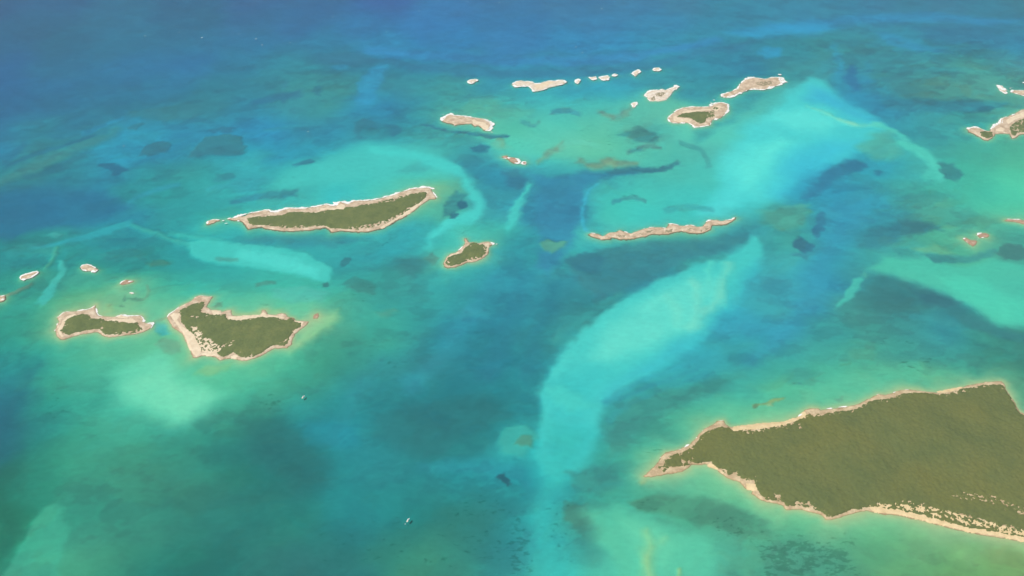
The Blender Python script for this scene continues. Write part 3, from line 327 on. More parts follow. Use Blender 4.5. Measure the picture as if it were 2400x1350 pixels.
 [[0.054,0.307,0.301],9.2,0.6,[[844,4014],[862,3999],[889,3978],[915,3953],[932,3927],[940,3894],[944,3849],[945,3804],[946,3772],[972,3790],[972,3822],[973,3870],[970,3925],[959,3974],[937,4008],[907,4033],[879,4052],[859,4065]]],
 [[0.044,0.293,0.336],8.1,0.6,[[453,3457],[472,3463],[498,3471],[527,3479],[552,3482],[573,3479],[594,3471],[613,3463],[626,3457],[633,3485],[621,3493],[602,3504],[580,3514],[556,3519],[529,3514],[498,3504],[471,3493],[452,3485]]],
 [[0.044,0.302,0.321],10.6,0.5,[[698,3378],[720,3384],[751,3393],[786,3401],[817,3406],[847,3406],[879,3403],[909,3398],[929,3396],[938,3431],[919,3439],[891,3450],[858,3460],[825,3464],[790,3457],[753,3444],[721,3429],[699,3420]]],
 [[0.039,0.378,0.399],9.1,0.9,[[-1364,2585],[-1354,2611],[-1312,2580],[-1290,2540],[-1316,2526],[-1347,2550]]],
 [[0.132,0.541,0.373],30.5,0.85,[[-1457,2325],[-1419,2395],[-1310,2444],[-1246,2416],[-1172,2308],[-1104,2281],[-1003,2200],[-1038,2115],[-1089,2060],[-1165,2075],[-1271,2135],[-1363,2188]]],
 [[0.191,0.591,0.401],42.4,0.6,[[-1329,2264],[-1229,2334],[-1102,2264],[-998,2211],[-1021,2129],[-1097,2089],[-1213,2135]]],
 [[0.13,0.375,0.243],7.8,0.8,[[-1333,2477],[-1288,2516],[-1233,2477],[-1226,2416],[-1274,2430]]],
 [[0.08,0.216,0.157],3.2,0.9,[[-1171,2712],[-1156,2734],[-1140,2750],[-1136,2715],[-1155,2702]]],
 [[0.164,0.422,0.204],9.3,0.8,[[-1135,2316],[-1111,2361],[-1017,2375],[-1041,2330],[-1094,2301]]],
 [[0.277,0.506,0.249],18.0,0.8,[[-751,2636],[-679,2673],[-681,2578],[-751,2477],[-816,2421],[-814,2492]]],
 [[0.006,0.124,0.169],41.5,0.6,[[-1799,2139],[-1752,2264],[-1758,2341],[-1720,2375],[-1685,2221],[-1659,2060],[-1626,1947],[-1668,1858]]],
 [[0.028,0.249,0.297],17.1,0.8,[[-1183,3155],[-1079,3188],[-934,3210],[-781,3188],[-627,3174],[-770,3117],[-914,3104],[-1065,3126]]],
 [[0.025,0.187,0.212],5.8,0.85,[[-735,2999],[-713,3042],[-681,3035],[-688,2993],[-716,2981]]],
 [[0.039,0.231,0.209],8.8,0.85,[[-690,2852],[-649,2904],[-571,2847],[-541,2769],[-630,2796]]],
 [[0.032,0.178,0.174],4.4,0.85,[[-768,2864],[-750,2881],[-737,2844],[-761,2841]]],
 [[0.039,0.244,0.25],27.9,0.8,[[-494,3017],[-435,3060],[-361,3048],[-335,2975],[-418,2910],[-482,2951]]],
 [[0.066,0.269,0.239],7.0,0.9,[[-370,3023],[-338,3073],[-305,3017],[-338,2972]]],
 [[0.084,0.286,0.214],10.4,0.6,[[-532,2662],[-452,2694],[-433,2673],[-495,2636]]],
 [[0.058,0.501,0.468],15.5,0.93,[[1060,3204],[1088,3194],[1087,3091],[1041,2969],[928,2796],[812,2636],[710,2516],[599,2416],[494,2325],[393,2243],[327,2165],[289,2056],[253,1943],[193,1858],[134,1823],[102,1875],[90,1984],[108,2135],[102,2238],[129,2325],[172,2416],[242,2536],[334,2636],[463,2769],[596,2881],[748,2957],[886,3029],[995,3123]]],
 [[0.129,0.575,0.494],37.1,0.85,[[324,2555],[471,2715],[620,2824],[767,2881],[891,2927],[845,2774],[732,2631],[632,2536],[473,2416],[344,2370],[265,2393]]],
 [[0.032,0.405,0.479],31.8,0.65,[[1045,3026],[1022,2988],[991,2935],[957,2877],[925,2827],[897,2786],[869,2748],[841,2711],[810,2675],[777,2639],[742,2604],[705,2570],[669,2537],[633,2507],[597,2479],[561,2451],[525,2423],[488,2394],[451,2364],[417,2335],[387,2308],[362,2281],[341,2255],[326,2233],[316,2218],[338,2183],[350,2195],[366,2213],[385,2234],[408,2255],[436,2279],[469,2306],[506,2335],[541,2364],[576,2393],[612,2422],[648,2453],[684,2485],[721,2520],[757,2557],[793,2595],[828,2634],[859,2673],[888,2713],[916,2754],[944,2799],[976,2852],[1009,2913],[1038,2969],[1060,3008]]],
 [[0.034,0.441,0.437],30.9,0.75,[[140,2303],[310,2370],[380,2286],[294,2155],[252,1980],[177,1872],[111,1943],[110,2135]]],
 [[0.064,0.505,0.441],14.1,0.6,[[120,2253],[181,2264],[239,2221],[294,2159],[219,2139],[148,2180]]],
 [[0.246,0.571,0.441],15.2,0.55,[[886,3002],[880,2981],[871,2953],[862,2921],[853,2890],[845,2861],[839,2833],[831,2808],[823,2785],[810,2761],[793,2735],[776,2710],[760,2688],[747,2667],[735,2649],[724,2632],[717,2621],[728,2600],[736,2609],[748,2622],[763,2638],[778,2657],[794,2679],[812,2705],[830,2734],[847,2764],[859,2796],[869,2827],[876,2856],[883,2883],[891,2914],[898,2947],[905,2976],[910,2996]]],
 [[0.219,0.57,0.452],14.7,0.5,[[709,2877],[714,2851],[722,2814],[728,2774],[729,2742],[725,2712],[717,2680],[707,2650],[698,2626],[690,2610],[679,2595],[667,2582],[658,2573],[666,2548],[675,2555],[689,2565],[706,2581],[721,2605],[734,2636],[746,2671],[756,2711],[761,2752],[757,2794],[747,2836],[737,2871],[730,2896]]],
 [[0.172,0.585,0.476],16.7,0.45,[[601,2760],[609,2740],[620,2712],[629,2683],[633,2662],[630,2642],[623,2616],[613,2591],[606,2572],[628,2558],[636,2576],[647,2602],[659,2636],[664,2673],[658,2709],[646,2742],[634,2770],[626,2789]]],
 [[0.144,0.621,0.493],11.4,0.5,[[834,3009],[823,2979],[807,2935],[791,2892],[780,2863],[799,2853],[809,2882],[824,2926],[839,2970],[850,3001]]],
 [[0.036,0.214,0.25],16.3,0.9,[[243,2999],[365,3098],[516,3142],[740,3161],[934,3210],[1054,3227],[982,3149],[873,3060],[718,2990],[566,2916],[413,2785],[338,2742],[305,2796],[262,2881]]],
 [[0.029,0.178,0.235],11.6,0.8,[[234,3029],[324,3079],[400,3035],[355,2916],[269,2945]]],
 [[0.042,0.29,0.268],10.4,0.5,[[168,2478],[192,2509],[228,2554],[269,2604],[307,2649],[345,2687],[387,2726],[424,2759],[451,2783],[441,2821],[413,2798],[375,2765],[332,2727],[292,2686],[252,2639],[211,2586],[176,2538],[152,2506]]],
 [[0.04,0.252,0.215],20.7,0.75,[[315,2060],[350,2129],[445,2196],[572,2253],[767,2325],[841,2312],[654,2200],[526,2135],[430,2060],[366,1961],[322,1943]]],
 [[0.028,0.342,0.394],11.1,0.7,[[328,2171],[351,2188],[383,2212],[420,2240],[458,2266],[496,2289],[538,2313],[581,2336],[623,2360],[667,2386],[712,2414],[752,2438],[781,2455],[776,2490],[748,2471],[707,2445],[662,2416],[619,2389],[577,2365],[534,2342],[491,2318],[452,2293],[413,2264],[376,2234],[344,2207],[322,2188]]],
 [[0.022,0.247,0.311],9.1,0.5,[[372,2182],[397,2197],[434,2218],[475,2242],[516,2265],[560,2288],[608,2314],[651,2337],[682,2353],[680,2374],[649,2358],[605,2335],[557,2309],[513,2285],[472,2261],[430,2235],[394,2213],[369,2198]]],
 [[0.032,0.154,0.246],7.6,0.85,[[1313,3201],[1353,3294],[1391,3378],[1424,3385],[1407,3308],[1356,3207],[1335,3184]]],
 [[0.029,0.147,0.22],8.4,0.9,[[1216,3142],[1263,3181],[1299,3136],[1293,3079],[1250,3060],[1223,3098]]],
 [[0.036,0.216,0.287],9.5,0.7,[[1194,3051],[1252,3066],[1290,3060],[1244,3023]]],
 [[0.058,0.185,0.172],7.2,0.9,[[2059,3066],[2093,3123],[2146,3139],[2191,3113],[2213,3066],[2126,3017],[2072,3032]]],
 [[0.077,0.473,0.35],22.3,0.9,[[1493,2969],[1594,3060],[1712,3035],[1866,2969],[2034,3029],[2186,2969],[1992,2553],[1868,2603],[1810,2694],[1732,2796],[1646,2852],[1562,2910]]],
 [[0.081,0.536,0.39],25.7,0.8,[[1779,2881],[1913,2910],[1952,2796],[2083,2747],[2004,2578],[1861,2626],[1810,2742]]],
 [[0.036,0.186,0.196],21.1,0.75,[[1438,2852],[1528,2913],[1604,2881],[1684,2813],[1759,2742],[1805,2649],[1872,2575],[1989,2545],[1958,2480],[1785,2560],[1713,2626],[1643,2704],[1558,2747],[1456,2747]]],
 [[0.033,0.146,0.175],17.2,0.8,[[1610,2824],[1696,2799],[1775,2731],[1714,2704],[1620,2731]]],
 [[0.04,0.185,0.188],17.1,0.5,[[1346,2774],[1492,2858],[1601,2774],[1589,2694],[1463,2667],[1359,2707]]],
 [[0.04,0.288,0.304],10.3,0.6,[[1535,2639],[1555,2633],[1582,2624],[1612,2615],[1637,2606],[1657,2597],[1676,2587],[1692,2578],[1704,2571],[1727,2610],[1716,2617],[1701,2629],[1682,2641],[1660,2651],[1632,2658],[1600,2663],[1570,2667],[1549,2670]]],
 [[0.063,0.43,0.363],5.5,0.95,[[1266,2694],[1311,2747],[1360,2827],[1406,2893],[1453,2910],[1420,2844],[1373,2774],[1316,2726]]],
 [[0.094,0.386,0.3],6.8,0.7,[[1448,2916],[1468,2945],[1483,2916],[1460,2898]]],
 [[0.14,0.376,0.226],14.2,0.7,[[1714,3091],[1838,3129],[1884,3051],[1925,3017],[1864,3008],[1771,3048]]],
 [[0.045,0.258,0.253],9.4,0.8,[[1758,3060],[1913,3042],[2063,3098],[2059,3066],[1914,2999],[1775,2987]]],
 [[0.036,0.211,0.254],19.9,0.8,[[1483,3123],[1584,3254],[1777,3322],[1864,3288],[1880,3240],[1712,3191],[1570,3098]]],
 [[0.083,0.318,0.249],18.1,0.8,[[1143,3392],[1329,3435],[1358,3385],[1284,3260],[1185,3227],[1121,3294]]],
 [[0.033,0.29,0.401],36.4,0.6,[[1424,3428],[1702,3614],[1696,3471],[1447,3161],[1304,2916],[1173,2688],[982,2444],[879,2386],[1057,2636],[1216,2916]]],
 [[0.079,0.385,0.332],10.6,0.7,[[1101,3371],[1131,3378],[1176,3389],[1224,3401],[1265,3410],[1298,3415],[1330,3419],[1356,3422],[1375,3424],[1380,3446],[1362,3445],[1336,3445],[1304,3443],[1270,3438],[1228,3428],[1179,3414],[1134,3401],[1103,3392]]],
 [[0.042,0.345,0.229],11.3,0.85,[[-1457,1457],[-1452,1582],[-1453,1673],[-1439,1730],[-1409,1753],[-1376,1724],[-1337,1645],[-1308,1556],[-1276,1457]]],
 [[0.005,0.134,0.088],23.1,0.7,[[-1638,1823],[-1545,1740],[-1483,1683],[-1477,1612],[-1501,1527]]],
 [[0.014,0.192,0.272],28.4,0.5,[[51,2943],[34,2879],[10,2790],[-16,2694],[-40,2606],[-66,2521],[-94,2432],[-118,2356],[-134,2304],[-78,2267],[-64,2319],[-41,2396],[-16,2486],[8,2574],[30,2664],[54,2762],[75,2853],[90,2918]]],
 [[0.029,0.282,0.366],28.1,0.45,[[-65,2957],[-84,2905],[-110,2834],[-139,2757],[-168,2687],[-198,2623],[-229,2560],[-260,2501],[-289,2450],[-319,2403],[-351,2358],[-378,2321],[-398,2294],[-358,2234],[-338,2259],[-309,2296],[-276,2341],[-245,2392],[-216,2448],[-187,2512],[-158,2579],[-131,2648],[-105,2723],[-79,2805],[-57,2880],[-41,2933]]],
 [[0.011,0.172,0.235],28.1,0.5,[[176,2897],[157,2829],[131,2736],[104,2638],[79,2553],[57,2478],[34,2404],[14,2342],[1,2300],[45,2272],[58,2314],[77,2377],[99,2451],[121,2528],[143,2615],[168,2714],[191,2809],[208,2877]]],
 [[0.032,0.291,0.366],16.7,0.5,[[-202,2633],[-194,2643],[-182,2657],[-170,2668],[-158,2673],[-142,2668],[-121,2655],[-101,2642],[-86,2632],[-79,2661],[-93,2670],[-114,2685],[-137,2699],[-160,2704],[-178,2695],[-193,2678],[-204,2661],[-211,2649]]],
 [[0.017,0.199,0.275],12.3,0.6,[[-182,2626],[-172,2622],[-156,2616],[-139,2610],[-125,2606],[-112,2603],[-100,2602],[-90,2601],[-83,2601],[-81,2621],[-88,2624],[-98,2628],[-110,2632],[-122,2636],[-137,2639],[-154,2642],[-170,2645],[-181,2646]]],
 [[0.022,0.246,0.288],24.7,0.4,[[-488,2437],[-505,2397],[-528,2341],[-553,2278],[-573,2217],[-588,2155],[-600,2090],[-609,2034],[-615,1997],[-564,1971],[-558,2008],[-550,2063],[-539,2126],[-527,2184],[-510,2242],[-489,2305],[-469,2363],[-454,2404]]],
 [[0.032,0.315,0.317],13.7,0.45,[[89,2197],[98,2226],[110,2268],[127,2317],[146,2367],[169,2420],[197,2478],[227,2537],[258,2589],[293,2637],[332,2682],[369,2722],[396,2750],[386,2777],[359,2750],[321,2713],[278,2667],[240,2617],[208,2560],[177,2499],[150,2438],[127,2382],[109,2329],[94,2277],[83,2234],[75,2204]]],
 [[0.078,0.553,0.502],16.0,0.45,[[168,2302],[180,2329],[196,2369],[216,2414],[239,2456],[266,2494],[297,2534],[331,2573],[368,2611],[413,2652],[465,2695],[514,2733],[548,2760],[542,2789],[507,2764],[458,2728],[404,2687],[357,2646],[318,2606],[282,2564],[249,2522],[221,2480],[197,2433],[178,2384],[163,2342],[152,2314]]],
 [[0.028,0.322,0.363],12.7,0.4,[[337,2082],[357,2108],[385,2144],[419,2185],[454,2220],[491,2249],[532,2275],[575,2301],[618,2327],[664,2355],[713,2384],[758,2410],[789,2429],[787,2450],[756,2433],[710,2409],[660,2382],[613,2355],[570,2330],[526,2304],[484,2276],[445,2244],[408,2205],[374,2161],[346,2122],[327,2096]]],
 [[0.022,0.255,0.307],12.6,0.4,[[398,2142],[424,2160],[461,2186],[503,2216],[544,2242],[587,2265],[634,2289],[677,2309],[708,2324],[706,2345],[676,2331],[632,2312],[584,2289],[540,2265],[498,2237],[456,2205],[419,2176],[394,2156]]],
 [[0.012,0.139,0.137],35.5,0.6,[[-925,2095],[-814,2115],[-728,2060],[-637,1947],[-605,1840],[-679,1806],[-790,1875],[-880,1965]]],
 [[0.012,0.159,0.174],30.4,0.7,[[-482,2135],[-297,2196],[-104,2217],[-26,2135],[-142,2037],[-220,1947],[-329,1929],[-453,2037]]],
 [[0.005,0.248,0.312],23.2,0.6,[[-720,2079],[-606,2089],[-530,2060],[-505,1984],[-587,1965],[-677,2002]]],
 [[0.013,0.276,0.323],18.8,0.6,[[-299,1875],[-274,1876],[-239,1878],[-200,1879],[-164,1877],[-131,1871],[-95,1862],[-61,1852],[-31,1844],[-5,1839],[18,1835],[37,1833],[50,1831],[58,1885],[45,1889],[26,1895],[3,1901],[-23,1907],[-54,1912],[-89,1919],[-127,1924],[-165,1927],[-204,1925],[-244,1920],[-279,1914],[-304,1911]]],
 [[0.024,0.403,0.39],38.2,0.75,[[115,2051],[112,2023],[109,1984],[106,1946],[102,1917],[97,1894],[87,1866],[75,1830],[64,1790],[60,1751],[59,1717],[60,1686],[62,1657],[63,1627],[64,1599],[66,1573],[67,1548],[68,1521],[69,1493],[70,1468],[70,1450],[171,1463],[169,1480],[167,1506],[164,1535],[161,1563],[158,1590],[153,1616],[150,1640],[149,1665],[149,1690],[151,1715],[155,1737],[160,1756],[169,1774],[184,1797],[202,1828],[220,1869],[233,1916],[243,1962],[250,2002],[255,2030]]],
 [[0.032,0.431,0.387],27.6,0.45,[[146,2078],[138,2045],[127,2000],[115,1952],[104,1909],[94,1873],[84,1837],[74,1801],[67,1763],[63,1724],[61,1685],[61,1653],[61,1631],[96,1629],[99,1651],[101,1683],[106,1718],[112,1750],[123,1778],[137,1807],[153,1840],[169,1877],[185,1920],[201,1967],[216,2011],[226,2042]]],
 [[0.037,0.314,0.342],28.2,0.6,[[935,4017],[1165,4249],[1431,4570],[1690,4816],[1682,4922],[1409,4691],[1164,4423],[961,4178]]],
 [[0.039,0.353,0.312],9.9,0.85,[[-32,2075],[43,2087],[88,2021],[44,1929],[-28,1943],[-45,1999]]],
 [[0.073,0.248,0.178],6.6,0.85,[[7,1980],[28,2031],[65,2021],[73,1973]]],
 [[0.009,0.104,0.137],2.3,0.9,[[-50,1849],[-22,1860],[3,1834],[-11,1822]]],
 [[0.044,0.212,0.167],10.2,0.85,[[155,1753],[223,1740],[259,1661],[218,1627],[158,1689]]],
 [[0.03,0.234,0.214],15.4,0.7,[[177,1872],[302,1907],[338,1823],[269,1790],[200,1806]]],
 [[0.086,0.466,0.317],28.0,0.9,[[231,1708],[313,1718],[439,1686],[559,1630],[623,1556],[592,1457],[289,1457],[251,1597]]],
 [[0.121,0.509,0.335],19.6,0.6,[[323,1684],[436,1661],[503,1600],[441,1512],[372,1556]]],
 [[0.297,0.5,0.241],16.5,0.85,[[400,1636],[400,1626],[401,1612],[401,1597],[400,1585],[397,1578],[392,1570],[385,1558],[380,1542],[376,1520],[374,1494],[373,1470],[372,1455],[403,1459],[403,1475],[402,1498],[401,1522],[402,1540],[404,1551],[408,1560],[413,1571],[417,1585],[417,1600],[414,1616],[412,1630],[410,1639]]],
 [[0.206,0.491,0.273],11.2,0.55,[[410,1571],[416,1576],[424,1584],[434,1591],[443,1598],[451,1603],[460,1608],[468,1612],[474,1615],[473,1621],[467,1619],[458,1616],[448,1613],[439,1608],[429,1601],[419,1593],[411,1586],[405,1581]]],
 [[0.245,0.463,0.212],5.4,0.8,[[478,1519],[477,1509],[475,1494],[474,1479],[473,1469],[487,1472],[487,1481],[486,1496],[486,1510],[485,1520]]],
 [[0.06,0.26,0.166],11.7,0.85,[[350,1753],[451,1780],[608,1766],[732,1718],[787,1673],[762,1618],[641,1652],[517,1691],[390,1714]]],
 [[0.044,0.198,0.136],5.9,0.7,[[354,1743],[424,1773],[472,1740],[417,1714]]],
 [[0.053,0.257,0.179],21.8,0.6,[[742,1597],[859,1612],[985,1570],[963,1457],[710,1457]]],
 [[0.214,0.312,0.127],4.4,0.85,[[835,2157],[841,2159],[850,2161],[860,2163],[869,2165],[879,2168],[889,2170],[900,2173],[910,2176],[921,2180],[932,2186],[941,2191],[948,2195],[948,2206],[941,2204],[931,2200],[920,2196],[910,2192],[900,2187],[890,2182],[880,2177],[870,2173],[861,2171],[851,2170],[843,2170],[837,2169]]],
 [[0.117,0.211,0.117],2.6,0.85,[[831,2155],[841,2171],[856,2176],[852,2155],[840,2139]]],
 [[0.299,0.39,0.186],2.1,0.8,[[887,2167],[908,2176],[913,2167],[891,2161]]],
 [[0.074,0.236,0.179],5.3,0.7,[[1111,2190],[1155,2211],[1161,2196],[1132,2184]]],
 [[0.041,0.209,0.208],4.5,0.8,[[993,2279],[1015,2288],[1025,2281],[1002,2273]]],
 [[0.241,0.318,0.14],6.2,0.7,[[399,1823],[393,1834],[417,1854],[421,1837]]],
]
REEF_ZONES = [
 [0.8,[[-874,2149],[-877,2200],[-839,2232],[-791,2200],[-789,2149],[-834,2139]]],
 [0.9,[[404,1954],[449,1984],[495,1987],[495,1950],[430,1940]]],
 [0.95,[[-19,1692],[33,1716],[64,1645],[75,1491],[0,1471],[-31,1570]]],
 [0.55,[[-211,1756],[-27,1858],[20,1740],[-25,1512],[-173,1541]]],
 [0.45,[[-574,1724],[-393,1740],[-183,1724],[-24,1498],[-607,1484]]],
 [0.95,[[719,1607],[867,1645],[994,1600],[1004,1471],[701,1471]]],
 [0.6,[[522,1724],[679,1724],[778,1645],[736,1570],[564,1661]]],
 [0.75,[[1397,2421],[1498,2439],[1586,2402],[1573,2330],[1407,2316]]],
 [0.7,[[-605,3113],[-577,3188],[-513,3201],[-499,3155],[-549,3104]]],
 [0.7,[[476,3508],[520,3553],[628,3538],[612,3453],[528,3442]]],
 [0.7,[[-1019,2688],[-1006,2780],[-956,2785],[-906,2747],[-936,2688]]],
 [0.6,[[-864,2747],[-826,2774],[-793,2734],[-832,2715]]],
 [0.7,[[339,1724],[370,1765],[474,1756],[520,1708],[441,1700]]],
 [0.6,[[951,2264],[1023,2308],[1039,2253],[981,2200],[946,2211]]],
 [0.5,[[-715,2774],[-576,2887],[-508,2747],[-569,2694]]],
 [0.5,[[-154,4085],[109,4039],[322,3951],[272,3802],[43,3972]]],
 [0.5,[[275,4323],[537,4178],[736,3995],[529,3865],[286,4085]]],
 [0.4,[[-1509,3661],[-1134,3823],[-884,3583],[-1172,3435]]],
 [0.45,[[1277,2492],[1503,2590],[1670,2516],[1405,2398]]],
 [0.5,[[-333,3161],[-209,3294],[-111,3161],[-222,3161]]],
 [0.6,[[895,1653],[1023,1653],[1067,1592],[981,1556]]],
 [0.55,[[53,1790],[172,1773],[199,1556],[110,1498]]],
 [0.5,[[472,1740],[574,1724],[589,1661],[489,1676]]],
 [0.5,[[-1576,2060],[-1721,2264],[-1618,2308],[-1433,2060]]],
 [0.4,[[-617,2565],[-351,2492],[-366,2308],[-571,2352]]],
]
REEF_FLATS = [
 [1.0,[[-120,4608],[476,4554],[825,4323],[823,3995],[623,3761],[104,3761],[-108,3995],[-415,4039],[-454,4273],[-360,4608]]],
 [0.55,[[-2841,4423],[-2206,4747],[-1553,5107],[-932,5107],[-805,4528],[-1118,4178],[-1305,3661],[-1535,3471],[-2010,3583],[-2418,3508]]],
 [1.0,[[1881,5369],[2466,5509],[3279,5369],[2643,3995],[2249,4039],[1970,4323],[1961,4747],[1747,4863]]],
 [0.9,[[347,3661],[834,3781],[944,3471],[957,3329],[355,3210]]],
 [0.8,[[-847,4323],[-559,4423],[-89,4131],[-169,3865],[-433,3995],[-736,3995]]],
 [0.8,[[-1498,3622],[-1035,3740],[-816,3661],[-866,3471],[-1301,3329]]],
 [0.8,[[1608,3583],[2070,3740],[2470,3622],[2257,3161],[1701,3005],[1517,3161]]],
 [0.7,[[1133,3435],[1417,3471],[1316,3035],[1160,2916],[1110,3161]]],
 [0.7,[[-1748,3035],[-1118,2887],[-690,2830],[-703,2694],[-1227,2774],[-1683,2720]]],
 [0.7,[[1086,2492],[1615,2540],[1926,2444],[1852,2286],[1359,2264],[794,2159]]],
 [0.7,[[-2257,3161],[-1688,3227],[-1388,2975],[-1827,2916],[-2066,2747]]],
]
